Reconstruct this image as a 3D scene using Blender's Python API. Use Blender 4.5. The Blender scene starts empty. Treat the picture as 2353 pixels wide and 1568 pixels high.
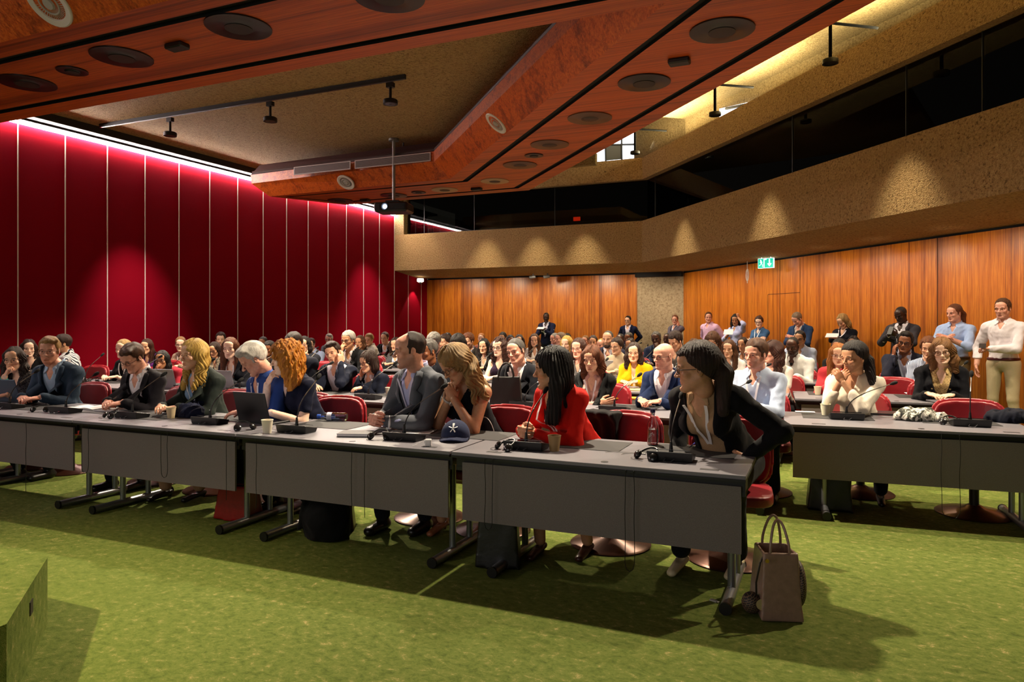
import bpy, math, random
import numpy as np
from mathutils import Vector, Matrix
# ------------------------------------------------------------------ camera, world, exposure
SC = bpy.context.scene
COL = SC.collection
YAW = math.radians(23.75); FPX = 1643.0; CX = 1176.5; HZ = 740.0; HC = 1.52
CY_, SY_ = math.cos(YAW), math.sin(YAW)
cam_d = bpy.data.cameras.new('camera'); cam = bpy.data.objects.new('camera', cam_d); COL.objects.link(cam)
cam.location = (0, 0, HC); cam.rotation_euler = (math.pi/2, 0, YAW)
cam_d.sensor_width = 36; cam_d.lens = FPX/2353*36; cam_d.shift_y = (HZ-784)/2353
cam_d.clip_end = 100
SC.camera = cam
SC.view_settings.view_transform = 'Standard'; SC.view_settings.look = 'None'
SC.view_settings.exposure = 0.0; SC.view_settings.gamma = 1.0
SC.view_settings.use_curve_mapping = False
SC.cycles.use_denoising = True
SC.cycles.max_bounces = 8; SC.cycles.diffuse_bounces = 4; SC.cycles.glossy_bounces = 3
SC.cycles.transparent_max_bounces = 12; SC.cycles.sample_clamp_indirect = 4
w = bpy.data.worlds.new('world'); SC.world = w; w.use_nodes = True
w.node_tree.nodes['Background'].inputs[0].default_value = (1.0, .86, .68, 1)
w.node_tree.nodes['Background'].inputs[1].default_value = 0.03

WARM = (1.0, .84, .62); NEUT = (1.0, .93, .84)
def aim(o, d):
    o.rotation_euler = Vector(d).to_track_quat('-Z', 'Y').to_euler()
def spot(name, loc, to, power, angle=110, blend=.6, radius=.06, color=WARM):
    d = bpy.data.lights.new(name, 'SPOT'); o = bpy.data.objects.new(name, d); COL.objects.link(o)
    o.location = loc; aim(o, Vector(to)-Vector(loc)); d.energy = power; d.spot_size = math.radians(angle)
    d.spot_blend = blend; d.shadow_soft_size = radius; d.color = color
    return o
def area(name, loc, to, power, sx, sy, color=WARM):
    d = bpy.data.lights.new(name, 'AREA'); o = bpy.data.objects.new(name, d); COL.objects.link(o)
    o.location = loc; aim(o, Vector(to)-Vector(loc)); d.energy = power; d.shape = 'RECTANGLE'; d.size = sx; d.size_y = sy; d.color = color
    return o
# pixel ray helpers (photograph pixels -> places in the hall, in metres)
def ray(px, py):
    a = (px-CX)/FPX; b = (HZ-py)/FPX
    return Vector((a*CY_-SY_, a*SY_+CY_, b))
def at_z(px, py, z):
    r = ray(px, py); t = (z-HC)/r.z
    return Vector((r.x*t, r.y*t, z))
def at_Y(px, py, Y):
    r = ray(px, py); t = Y/r.y
    return Vector((r.x*t, Y, HC+r.z*t))
def on_plane(px, py, p, n):
    r = ray(px, py); p = Vector(p); n = Vector(n); o = Vector((0, 0, HC))
    t = (p-o).dot(n)/r.dot(n); return o+r*t
def zdepth(v): return -v[0]*SY_+v[1]*CY_

# lamps: tracks under the ceiling, the bracket lamps of the gallery beam, the stage, the light cove and added unseen fills
LAMPS = dict(
 track=[(-5.2, 7.9), (-7.2, 7.9), (-9.2, 7.9)],
 track2=[(-2.3, 6.3)],
)
for x, y in LAMPS['track']: spot('track_lamp_light', (x, y, 4.27), (x+.35, y-.2, 0), 1150 if x > -9 else 450, 125 if x > -9 else 85, .6)
spot('key_lamp_light', (-2.3, 6.1, 4.22), (-2.3, 6.0, 0), 1500, 108, .45)
spot('hall_lamp_light', (1.9, 7.2, 4.5), (1.7, 6.6, 0), 900, 128, .7)  # unseen ceiling lamp over the right floor, widened to fill the parapet
for x, y in [(-8.2, 12.9), (-5.6, 13.0), (-2.6, 11.6), (-4.2, 14.6), (-0.6, 9.4), (-8, 15.6)]:
    spot('hall_lamp_light', (x, y, 4.8), (x-.1, y-.5, 0), 950, 100, .7)  # unseen ceiling lamps added over the rear rows
# wall-washing downlights under the gallery soffit
for x in (-10.0, -8.6, -7.2, -5.8, -4.6): spot('wall_wash_light', (x, 17.75, 2.78), (x, 19.0, 1.25), 85, 125, .9, .03)
_a = Vector((-3.44, 19.0)); _d = (Vector((2.42, 11.5))-_a).normalized(); _n = Vector((-_d.y, _d.x)) if -_d.y+_d.x > 0 else Vector((_d.y, -_d.x))
for i in range(9):
    q = _a+_d*(.7+1.35*i)-_n*1.25; t_ = q+_n*1.25
    spot('wall_wash_light', (q.x, q.y, 2.78), (t_.x, t_.y, 1.25), 85, 125, .9, .03)
spot('stage_spot', (-4.4, -.4, 4.3), (-4.2, .9, 0), 1700, 66, .9, .06, (1, .84, .5))
area('screen_glow', (-3.0, -4.2, 2.3), (-3.6, 6, 1.2), 80, 4.5, 2.4, (1, .93, .9))  # added area fill from behind the camera, standing in for an unseen screen
# ------------------------------------------------------------------ tagging, materials, mesh helpers
def tag(o, label=None, cat=None, group=None, kind=None):
    if label: o['label'] = label
    if cat: o['category'] = cat
    if group: o['group'] = group
    if kind: o['kind'] = kind
    return o
def empty(name, loc=(0, 0, 0), rz=0, label=None, cat=None, group=None):
    o = bpy.data.objects.new(name, None); COL.objects.link(o); o.location = loc; o.rotation_euler = (0, 0, rz)
    o.empty_display_size = .1
    return tag(o, label, cat, group)
def copy_tree(o, parent=None):
    c = o.copy(); COL.objects.link(c)
    if parent: c.parent = parent
    for ch in KIDS.get(o.name, []):
        copy_tree(ch, c)
        KIDS.setdefault(c.name, [])
    return c
KIDS = {}
def adopt(o, parent):
    if parent is not None:
        o.parent = parent; KIDS.setdefault(parent.name, []).append(o)
    return o

_M = {}
def srgb(h):
    if isinstance(h, str):
        h = h.lstrip('#'); v = [int(h[i:i+2], 16)/255 for i in (0, 2, 4)]
    else: v = list(h)
    return tuple((c/12.92 if c <= .04045 else ((c+.055)/1.055)**2.4) for c in v)
class NT:
    def __init__(s, name):
        s.m = bpy.data.materials.new(name); s.m.use_nodes = True; s.t = s.m.node_tree; s.n = s.t.nodes
        s.b = s.n['Principled BSDF']
    def new(s, t, **kw):
        n = s.n.new(t)
        for k, v in kw.items():
            if k in n.inputs.keys() if hasattr(n.inputs, 'keys') else False: n.inputs[k].default_value = v
            else: setattr(n, k, v)
        return n
    def link(s, a, b): s.t.links.new(a, b)
    def coords(s, scale=(1, 1, 1), rot=(0, 0, 0), kind='Object'):
        tc = s.new('ShaderNodeTexCoord'); mp = s.new('ShaderNodeMapping')
        mp.inputs['Scale'].default_value = scale; mp.inputs['Rotation'].default_value = rot
        s.link(tc.outputs[kind], mp.inputs[0]); return mp.outputs[0]
    def noise(s, co, scale=5, detail=4, rough=.55, dist=0):
        n = s.new('ShaderNodeTexNoise'); n.inputs['Scale'].default_value = scale; n.inputs['Detail'].default_value = detail
        n.inputs['Roughness'].default_value = rough; n.inputs['Distortion'].default_value = dist
        s.link(co, n.inputs['Vector']); return n.outputs[0]
    def ramp(s, fac, stops, interp='LINEAR'):
        r = s.new('ShaderNodeValToRGB'); r.color_ramp.interpolation = interp
        e = r.color_ramp.elements
        while len(e) < len(stops): e.new(.5)
        for i, (p, c) in enumerate(stops):
            e[i].position = p; e[i].color = (c if len(c) == 4 else tuple(c)+(1,))
        s.link(fac, r.inputs[0]); return r.outputs[0]
    def mix(s, a, b, fac, mode='MIX'):
        m = s.new('ShaderNodeMix', data_type='RGBA', blend_type=mode)
        for sock, v in ((m.inputs[0], fac), (m.inputs[6], a), (m.inputs[7], b)):
            if hasattr(v, 'is_output'): s.link(v, sock)
            else: sock.default_value = v if not isinstance(v, tuple) else (v+(1,) if len(v) == 3 else v)
        return m.outputs[2]
    def bump(s, h, strength=.3, dist=.01):
        b = s.new('ShaderNodeBump'); b.inputs['Strength'].default_value = strength; b.inputs['Distance'].default_value = dist
        s.link(h, b.inputs['Height']); s.link(b.outputs[0], s.b.inputs['Normal']); return b
    def col(s, c):
        if hasattr(c, 'is_output'): s.link(c, s.b.inputs['Base Color'])
        else: s.b.inputs['Base Color'].default_value = tuple(c)+(1,)
    def set(s, **kw):
        for k, v in kw.items(): s.b.inputs[k.replace('_', ' ')].default_value = v
def mat(name, color, rough=.6, metal=0, noise=0, nscale=40, bump=0, emit=None, estr=0, spec=.5, coat=0):
    key = (name, color, rough, metal, noise, nscale, bump, emit, estr, coat)
    if key in _M: return _M[key]
    t = NT(name); c = srgb(color)
    t.set(Roughness=rough, Metallic=metal); t.b.inputs['Specular IOR Level'].default_value = spec
    if coat: t.b.inputs['Coat Weight'].default_value = coat
    if noise or bump:
        co = t.coords(); n = t.noise(co, nscale)
        if noise:
            t.col(t.ramp(n, [(.3, tuple(x*(1-noise) for x in c)), (.7, tuple(min(1, x*(1+noise)) for x in c))]))
        else: t.col(c)
        if bump: t.bump(n, bump)
    else: t.col(c)
    if emit:
        t.b.inputs['Emission Color'].default_value = tuple(srgb(emit))+(1,); t.b.inputs['Emission Strength'].default_value = estr
    _M[key] = t.m; return t.m

def new_mesh(name, V, F, mats, parent=None, mi=None, smooth=False, sharp=None):
    me = bpy.data.meshes.new(name); me.from_pydata([tuple(v) for v in V], [], [tuple(f) for f in F])
    if not isinstance(mats, (list, tuple)): mats = [mats]
    for m in mats: me.materials.append(m)
    if mi is not None: me.polygons.foreach_set('material_index', np.array(mi, dtype=np.int32))
    if smooth:
        me.polygons.foreach_set('use_smooth', np.ones(len(me.polygons), dtype=bool))
        if sharp is not None:
            me.set_sharp_from_angle(angle=math.radians(sharp))
    me.update()
    o = bpy.data.objects.new(name, me); COL.objects.link(o); adopt(o, parent)
    return o
class MB:
    def __init__(s): s.v = []; s.f = []; s.m = []
    def add(s, V, F, mi=0, M=None):
        b = len(s.v)
        s.v += [tuple(M @ Vector(p)) if M else tuple(p) for p in V]
        s.f += [tuple(b+i for i in f) for f in F]; s.m += [mi]*len(F); return s
    def box(s, lo, hi, mi=0, M=None, bev=0):
        (x0, y0, z0), (x1, y1, z1) = lo, hi
        if bev:
            b = bev; V = []; 
            for z, e in ((z0, b), (z0+b, 0), (z1-b, 0), (z1, b)):
                for (x, y) in ((x0+b, y0+e), (x1-b, y0+e), (x1-e, y0+b), (x1-e, y1-b), (x1-b, y1-e), (x0+b, y1-e), (x0+e, y1-b), (x0+e, y0+b)):
                    V.append((x, y, z))
            F = [tuple(reversed(range(8))), tuple(range(24, 32))]
            for k in range(3):
                for i in range(8):
                    F.append((k*8+i, k*8+(i+1) % 8, k*8+8+(i+1) % 8, k*8+8+i))
            return s.add(V, F, mi, M)
        V = [(x0, y0, z0), (x1, y0, z0), (x1, y1, z0), (x0, y1, z0), (x0, y0, z1), (x1, y0, z1), (x1, y1, z1), (x0, y1, z1)]
        F = [(3, 2, 1, 0), (4, 5, 6, 7), (0, 1, 5, 4), (1, 2, 6, 5), (2, 3, 7, 6), (3, 0, 4, 7)]
        return s.add(V, F, mi, M)
    def prism(s, poly, z0, z1, mi=0, M=None):
        n = len(poly); V = [(x, y, z0) for x, y in poly]+[(x, y, z1) for x, y in poly]
        F = [tuple(reversed(range(n))), tuple(range(n, 2*n))]+[(i, (i+1) % n, n+(i+1) % n, n+i) for i in range(n)]
        return s.add(V, F, mi, M)
    def tube(s, pts, r, n=8, mi=0, M=None, cap=True, flat=None):
        pts = [Vector(p) for p in pts]; rs = r if isinstance(r, (list, tuple)) else [r]*len(pts)
        V = []; F = []; up = None
        for i, p in enumerate(pts):
            d = (pts[min(i+1, len(pts)-1)]-pts[max(i-1, 0)]).normalized()
            if up is None:
                up = Vector((0, 0, 1)) if abs(d.z) < .9 else Vector((0, 1, 0))
            a = d.cross(up).normalized(); b = a.cross(d).normalized(); up = b
            for k in range(n):
                t = 2*math.pi*k/n
                V.append(p+a*math.cos(t)*rs[i]+b*math.sin(t)*rs[i]*(flat or 1))
        for i in range(len(pts)-1):
            for k in range(n):
                F.append((i*n+k, i*n+(k+1) % n, (i+1)*n+(k+1) % n, (i+1)*n+k))
        if cap: F += [tuple(reversed(range(n))), tuple((len(pts)-1)*n+k for k in range(n))]
        return s.add(V, F, mi, M)
    def cyl(s, a, b, r, n=16, mi=0, r2=None, M=None):
        return s.tube([a, b], [r, r if r2 is None else r2], n, mi, M)
    def lathe(s, prof, n=24, mi=0, M=None, mis=None):
        V = []; F = []; start = len(s.m)
        for (r, z) in prof:
            for k in range(n):
                t = 2*math.pi*k/n; V.append((r*math.cos(t), r*math.sin(t), z))
        for i in range(len(prof)-1):
            for k in range(n): F.append((i*n+k, i*n+(k+1) % n, (i+1)*n+(k+1) % n, (i+1)*n+k))
        s.add(V, F, mi, M)
        if mis:
            for i in range(len(prof)-1):
                for k in range(n): s.m[start+i*n+k] = mis[i]
        return s
    def sphere(s, c, r, n=12, mi=0, M=None):
        rr = r if isinstance(r, (list, tuple)) else (r, r, r); V = []; F = []
        m = n//2
        for i in range(m+1):
            a = math.pi*i/m
            for k in range(n):
                t = 2*math.pi*k/n
                V.append((c[0]+rr[0]*math.sin(a)*math.cos(t), c[1]+rr[1]*math.sin(a)*math.sin(t), c[2]-rr[2]*math.cos(a)))
        for i in range(m):
            for k in range(n): F.append((i*n+k, i*n+(k+1) % n, (i+1)*n+(k+1) % n, (i+1)*n+k))
        return s.add(V, F, mi, M)
    def torus(s, c, R, r, n=28, m=8, mi=0, M=None, sx=1, sy=1):
        V = []; F = []
        for i in range(n):
            a = 2*math.pi*i/n
            for j in range(m):
                b = 2*math.pi*j/m; q = R+r*math.cos(b)
                V.append((c[0]+q*math.cos(a)*sx, c[1]+q*math.sin(a)*sy, c[2]+r*math.sin(b)))
        for i in range(n):
            for j in range(m): F.append((i*m+j, ((i+1) % n)*m+j, ((i+1) % n)*m+(j+1) % m, i*m+(j+1) % m))
        return s.add(V, F, mi, M)
    def build(s, name, mats, parent=None, smooth=False, sharp=35):
        return new_mesh(name, s.v, s.f, mats, parent, s.m, smooth, sharp)
def T(x=0, y=0, z=0, rx=0, ry=0, rz=0, s=1):
    return Matrix.Translation((x, y, z)) @ Matrix.Rotation(rz, 4, 'Z') @ Matrix.Rotation(ry, 4, 'Y') @ Matrix.Rotation(rx, 4, 'X') @ Matrix.Scale(s, 4)
def bez(p0, p1, p2, p3, n=12):
    p0, p1, p2, p3 = map(Vector, (p0, p1, p2, p3)); out = []
    for i in range(n+1):
        t = i/n; out.append(p0*(1-t)**3+p1*3*t*(1-t)**2+p2*3*t*t*(1-t)+p3*t**3)
    return out

# ---- materials of the hall
def m_carpet():
    t = NT('green_carpet'); co = t.coords((1, 1, 1)); a = t.noise(t.coords((1, 1.3, 1), (0, 0, .5)), 17, 8, .80, .35)
    base = t.ramp(a, [(.34, srgb('44501f')), (.48, srgb('5a672c')), (.57, srgb('666d34')), (.66, srgb('978b58'))])
    big = t.noise(co, .6, 2)
    c = t.mix(base, srgb('566228'), t.ramp(big, [(.45, (0, 0, 0)), (.75, (.5, .5, .5))]))
    # seams of the laid carpet tiles
    t.col(c); t.set(Roughness=.95); t.b.inputs['Specular IOR Level'].default_value = .1
    f = t.noise(co, 260, 3); t.bump(f, .5, .006)
    return t.m
def m_concrete(name='rough_concrete', c1='98794f', c2='b09263', dark='44341f', sc=1.0, bmp=1.0):
    t = NT(name); co = t.coords((sc, sc, sc))
    n1 = t.noise(co, 30, 7, .8); n2 = t.noise(co, 2.0, 3)
    v = t.new('ShaderNodeTexVoronoi'); v.inputs['Scale'].default_value = 60; t.link(co, v.inputs['Vector'])
    base = t.ramp(n1, [(.38, srgb(dark)), (.45, srgb(c1)), (.6, srgb(c2)), (.74, srgb('c4ae82'))])
    c = t.mix(base, srgb(c1), t.ramp(n2, [(.35, (0, 0, 0)), (.7, (.4, .4, .4))]))
    t.col(c); t.set(Roughness=.9); t.b.inputs['Specular IOR Level'].default_value = .2
    h = t.new('ShaderNodeMath', operation='ADD'); t.link(n1, h.inputs[0]); t.link(v.outputs['Distance'], h.inputs[1])
    t.bump(h.outputs[0], .7*bmp, .02); return t.m
def m_wood(name, a, b, c, axis='Z', plank=.16, rough=.35):
    t = NT(name)
    # planks vary along u; grain runs along the axis
    sc = {'Z': (1, 1, .04), 'X': (.04, 1, 1), 'Y': (1, .04, 1)}[axis]
    co = t.coords(sc); g = t.noise(co, 55, 6, .6, .4)
    w = t.noise(t.coords(tuple((0.0 if s < 1 else 1) for s in sc)), 3.6, 6, .85)
    base = t.ramp(g, [(.3, srgb(a)), (.5, srgb(b)), (.72, srgb(c))])
    sh = t.ramp(w, [(.38, (.34, .26, .2)), (.45, (.66, .56, .46)), (.50, (.92, .86, .8)), (.55, (1, 1, 1)), (.60, (.62, .52, .42)), (.66, (1, .95, .9))])
    t.col(t.mix(base, sh, 1.0, 'MULTIPLY')); t.set(Roughness=rough)
    t.bump(g, .12, .003); return t.m
def m_fabric_wall():
    t = NT('red_wall_fabric'); co = t.coords(); n = t.noise(co, 400, 2)
    t.col(t.ramp(n, [(.3, srgb('6c0312')), (.7, srgb('860519'))])); t.set(Roughness=.75)
    t.b.inputs['Specular IOR Level'].default_value = .04; t.bump(n, .3, .002); return t.m
def m_glass(name='gallery_glass', tint=(.35, .37, .36)):
    t = NT(name); n = t.n; n.remove(t.b)
    tr = t.new('ShaderNodeBsdfTransparent'); tr.inputs[0].default_value = tint+(1,)
    gl = t.new('ShaderNodeBsdfGlossy'); gl.inputs['Roughness'].default_value = .015
    fr = t.new('ShaderNodeFresnel'); fr.inputs[0].default_value = 1.5
    mx = t.new('ShaderNodeMixShader'); t.link(fr.outputs[0], mx.inputs[0]); t.link(tr.outputs[0], mx.inputs[1]); t.link(gl.outputs[0], mx.inputs[2])
    t.link(mx.outputs[0], n['Material Output'].inputs[0]); return t.m
def m_clear(name='clear_plastic', col=(.9, .95, 1), rough=.03, ior=1.4):
    t = NT(name); t.col(col); t.set(Roughness=rough, IOR=ior); t.b.inputs['Transmission Weight'].default_value = 1.0; return t.m
CARPET = m_carpet(); CONC = m_concrete(); CONC_L = m_concrete('lit_concrete', '8a7650', 'a89468', '5b4b30', 1.0, .8)
CONC_S = m_concrete('smooth_concrete_pier', '9c8a6e', 'b3a183', '7c6a50', .6, .6)
WOOD_W = m_wood('cherry_wall_veneer', '96500f', 'bd6d19', 'd68d2c', 'Z')
WOOD_C = m_wood('cherry_ceiling_veneer', 'a8430f', 'c45614', 'd4681e', 'X', rough=.42)
WOOD_CR = m_wood('cherry_bevel_veneer', 'a8430f', 'c85c18', 'd97426', 'Y', rough=.42)
FABRIC = m_fabric_wall(); BLACK = mat('black_gap', '050505', .8); BLKM = mat('black_metal', '0d0d0e', .45)
WHITE_SEAM = mat('pale_wall_seam', 'd8c8b8', .5); GLASS = m_glass()
# ------------------------------------------------------------------ the hall
def struct(name, mb, mats, smooth=False):
    o = mb.build(name, mats, smooth=smooth) if isinstance(mb, MB) else mb
    o['kind'] = 'structure'; return o
XW = -11.2; YB = 19.0; WT = 4.6
A2 = Vector((-3.44, 19.0)); B2 = Vector((2.42, 11.5)); D2 = (B2-A2).normalized(); N2 = Vector((-D2.y, D2.x))  # wall 2; N2 points away from the hall
if N2.dot(Vector((1, 1))) < 0: N2 = -N2
C2 = A2+D2*17.0
floor_poly = [(XW-.2, -5), (C2.x+.6, -5), (C2.x+.6, C2.y), (A2.x+.3, YB+.3), (XW-.2, YB+.3)]
struct('floor', MB().prism(floor_poly, -.1, 0), [CARPET])
# red fabric wall with pale seams
struct('wall_left', MB().box((XW-.2, -5, 0), (XW, YB, WT+.15)), [FABRIC])
sm = MB(); y = YB-.735*0
ys = [ (atx, ) for atx in ()]
k = 0; yy = 17.18
while yy < YB-.1: yy += .735
while yy > -4.8:
    sm.box((XW-.01, yy-.008, 0), (XW+.006, yy+.008, WT)); yy -= .735
struct('trim_1', sm, [WHITE_SEAM])
# light cove along the red wall
cv = MB().box((XW+.03, -5, WT-.085), (XW+.055, 17.15, WT-.045))
t = mat('cove_light_strip', 'ffffff', .5, emit='fff1ea', estr=170)
o = cv.build('cove_light', [t]); tag(o, 'bright white strip light running along top of red fabric wall', 'light strip')
struct('trim_2', MB().box((XW+.10, -5, WT-.0), (XW+.30, 17.15, WT+.14)).box((XW, -5, WT-.03), (XW+.10, 17.15, WT+.0)).box((XW, -5, WT+.14), (XW+.36, YB, WT+.2)), [mat('cove_dark', '1a1714', .8)])
# main ceiling of rough concrete inside the wood canopy
struct('ceiling', MB().prism([(XW+.3, -5), (1.2, -5), (1.2, 4.5), (-5.5, 11.9), (-5.6, 14.0), (XW+.3, 14.0)], 4.72, 4.95), [CONC])
# wood walls
struct('wall_back', MB().box((XW, YB, 0), (-4.68, YB+.2, 2.8)), [WOOD_W])
struct('wall_pier', MB().box((-4.68, YB+.02, 0), (A2.x, YB+.3, 3.2)), [CONC_S])
def along(p, d, n, u, v, z):  # p + u along d + v along n
    q = p+d*u+n*v; return (q.x, q.y, z)
def wallbox(mb, p, d, n, u0, u1, v0, v1, z0, z1, mi=0):
    P = [along(p, d, n, a, b, z) for z in (z0, z1) for a, b in ((u0, v0), (u1, v0), (u1, v1), (u0, v1))]
    return mb.add(P, [(3, 2, 1, 0), (4, 5, 6, 7), (0, 1, 5, 4), (1, 2, 6, 5), (2, 3, 7, 6), (3, 0, 4, 7)], mi)
ang2 = math.atan2(D2.y, D2.x)
o = MB().box((0, 0, 0), (17, .2, 2.8)).build('wall_right', [WOOD_W]); o.location = (A2.x, A2.y, 0); o.rotation_euler = (0, 0, ang2); o['kind'] = 'structure'
# panel joints and the concealed door in the right wall
jt = MB()
for u in (4.15, 8.1, 12.0): jt.box((u, -.004, 0), (u+.012, 0, 2.8))
o = jt.build('trim_3', [mat('joint_shadow_gap', '3a1a06', .8)]); o.location = (A2.x, A2.y, 0); o.rotation_euler = (0, 0, ang2); o['kind'] = 'structure'
def u_of(px): # distance along wall 2 seen at pixel column px
    q = on_plane(px, 700, (A2.x, A2.y, 1), (N2.x, N2.y, 0)); return (Vector((q.x, q.y))-A2).dot(D2)
du0, du1 = u_of(1765), u_of(1838)
dr = MB()
for a, b, z0, z1 in ((du0-.008, du0, 0, 2.1), (du1, du1+.008, 0, 2.78), (du0, du1, 2.095, 2.105)): dr.box((a, -.005, z0), (b, 0, z1))
o = dr.build('door_1', [mat('joint_shadow_gap', '3a1a06', .8)]); o.location = (A2.x, A2.y, 0); o.rotation_euler = (0, 0, ang2); o['kind'] = 'structure'
j1 = MB()
for x in (at_Y(1358, 700, YB).x,): j1.box((x, YB-.005, 0), (x+.01, YB, 2.8))
struct('trim_4', j1, [mat('joint_shadow_gap', '3a1a06', .8)])
# black recess above the panelling
bk = MB().box((XW, YB+.05, 2.8), (-4.68, YB+.3, 3.3)); wallbox(bk, A2, D2, N2, -.6, 17, .06, .3, 2.8, 3.3)
bk.box((-4.7, YB-.15, 2.72), (A2.x-.02, YB, 3.2))
struct('trim_5', bk, [BLACK])
# gallery: parapet, glass band, beam
P1 = Vector((-4.11, 17.2)); DP = Vector((6.1, -7.75)).normalized(); NP = Vector((-DP.y, DP.x))
if NP.dot(Vector((1, 1))) < 0: NP = -NP
L2 = 17.5
def bent(profile_of_v, name, mats, x0=XW):
    """extrude a profile [(v, z)] (v = distance behind the gallery front) along the bent gallery line"""
    bis = (Vector((0, 1))+NP).normalized(); k = 1/bis.dot(NP)
    n = len(profile_of_v); V = []
    for i in range(3):
        for v, z in profile_of_v:
            if i == 0: q = Vector((x0, 17.2+v))
            elif i == 1: q = P1+bis*(v*k)
            else: q = P1+DP*L2+NP*v
            V.append((q.x, q.y, z))
    F = []
    for i in range(2):
        for j in range(n): F.append((i*n+j, i*n+(j+1) % n, (i+1)*n+(j+1) % n, (i+1)*n+j))
    F += [tuple(reversed(range(n))), tuple(range(2*n, 3*n))]
    mb = MB().add(V, F); return struct(name, mb, mats)
bent([(0, 2.97), (1.15, 2.84), (1.7, 2.84), (1.7, 3.3), (.35, 3.3), (.35, 3.98), (0, 3.98)], 'wall_parapet', [CONC])
bent([(0.02, 5.0), (.45, 5.0), (.45, 5.52), (0.0, 5.52)], 'wall_beam', [CONC])
bent([(.18, 3.98), (.19, 3.98), (.19, 5.0), (.18, 5.0)], 'window_1', [GLASS], XW+.35)
bent([(.165, 3.98), (.205, 3.98), (.205, 4.01), (.165, 4.01)], 'trim_6', [BLKM], XW+.3)
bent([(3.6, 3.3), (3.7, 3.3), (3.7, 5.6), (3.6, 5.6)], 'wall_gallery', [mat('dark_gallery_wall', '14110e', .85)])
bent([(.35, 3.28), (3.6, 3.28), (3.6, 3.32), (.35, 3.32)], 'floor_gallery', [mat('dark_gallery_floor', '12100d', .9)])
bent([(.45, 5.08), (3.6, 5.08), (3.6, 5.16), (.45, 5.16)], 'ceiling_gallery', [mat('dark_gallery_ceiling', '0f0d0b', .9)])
gj = MB()
for px in (975, 1090, 1275):
    x = at_Y(px, 500, 17.38).x; gj.box((x-.006, 17.37, 4.0), (x+.006, 17.4, 5.0))
def uP(px):
    q = on_plane(px, 500, (P1.x, P1.y, 1), (NP.x, NP.y, 0)); return (Vector((q.x, q.y))-P1).dot(DP)
for px in (1490, 1800, 2057, 2230): wallbox(gj, P1, DP, NP, uP(px)-.006, uP(px)+.006, .17, .2, 4.0, 5.0)
struct('trim_7', gj, [mat('glass_joint', '2a2c2a', .4)])
struct('wall_post', MB().box((XW, 17.2, 3.98), (XW+.3, 17.55, 5.0)), [CONC_L])
# things dimly seen inside the gallery
g = MB(); q = at_Y(1163, 495, 19.8); g.box((q.x-.22, 19.78, 3.9), (q.x+.2, 19.85, 4.75)).build('cabinet', [mat('dim_beige', '6a6253', .7)])
tag(COL.objects[-1], 'pale locker standing in the dark gallery behind the glass', 'cabinet')
q = at_Y(1330, 478, 19.9)
o = MB().box((q.x-.1, 19.7, 4.45), (q.x+.1, 19.74, 4.56)).build('indicator_lamp', [mat('red_indicator', 'ff3b20', .5, emit='ff3010', estr=2.5)])
tag(o, 'small glowing red box lamp inside the dark gallery', 'lamp')
gq = on_plane(2200, 235, (P1.x+NP.x*1.5, P1.y+NP.y*1.5, 1), (NP.x, NP.y, 0))
mb = MB(); a = on_plane(2168, 243, (P1.x+NP.x*2.5, P1.y+NP.y*2.5, 1), (NP.x, NP.y, 0)); b = on_plane(2230, 218, (P1.x+NP.x*2.5, P1.y+NP.y*2.5, 1), (NP.x, NP.y, 0))
mb.tube([a, b], .02, 8); o = mb.build('tube_lamp', [mat('dim_tube', 'd8cdb8', .5, emit='e8dcc0', estr=.5)]); tag(o, 'dim horizontal tube lamp behind the gallery glass at upper right', 'lamp')
for i, (px, py) in enumerate(((2135, 118), (1837, 268), (1670, 338))):
    v = 2.0; c = on_plane(px+110, py, (P1.x+NP.x*v, P1.y+NP.y*v, 1), (NP.x, NP.y, 0)); c.z = 5.0
    mb = MB().box((-.22, -.22, -.08), (.22, .22, .06), bev=.02); o = mb.build('ceiling_box', [mat('dim_grey_box', '6d7068', .6)]); o.location = c; o.rotation_euler = (0, 0, math.atan2(DP.y, DP.x))
    tag(o, ['grey box fixture under the gallery ceiling nearest the right', 'grey box fixture in the middle of the dark gallery ceiling', 'small grey box fixture of the gallery ceiling nearest the bend'][i], 'fixture')
# upper zone: sloped ceiling, upper wall, windows, pier
G1 = Vector((-2.64, 16.6)); G2 = Vector((1.39, 12.2)); DG = (G2-G1).normalized(); NG = Vector((-DG.y, DG.x))
if NG.dot(Vector((1, 1))) < 0: NG = -NG
G0 = G1-DG*.6; G9 = G1+DG*18
V = [(G0.x, G0.y, 6.3), (G9.x, G9.y, 6.3), (G9.x-NG.x*4.5, G9.y-NG.y*4.5, 6.2), (G0.x-NG.x*4.5, G0.y-NG.y*4.5, 6.2)]
mb = MB().add(V+[(x, y, z+.15) for x, y, z in V], [(0, 1, 2, 3), (7, 6, 5, 4), (0, 4, 5, 1), (1, 5, 6, 2), (2, 6, 7, 3), (3, 7, 4, 0)])
struct('ceiling_slope', mb, [CONC_L])
V = [(G0.x, G0.y, 5.45), (G9.x, G9.y, 5.45), (G9.x, G9.y, 6.45), (G0.x, G0.y, 6.45)]
mb = MB().add([(x, y, z) for x, y, z in V]+[(x+NG.x*.2, y+NG.y*.2, z) for x, y, z in V], [(3, 2, 1, 0), (4, 5, 6, 7), (0, 1, 5, 4), (1, 2, 6, 5), (2, 3, 7, 6), (3, 0, 4, 7)])
struct('wall_upper', mb, [CONC_L])
struct('ceiling_upper', MB().prism([(XW, 12), (-1.5, 12), (-1.0, 22), (XW, 22)], 6.6, 6.8), [CONC])
struct('wall_upper_back', MB().box((XW, 20.4, 5.2), (4, 20.6, 6.6)), [CONC])
DAY = mat('daylight_pane', 'ffffff', .4, emit='eef4ff', estr=2.6)
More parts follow.
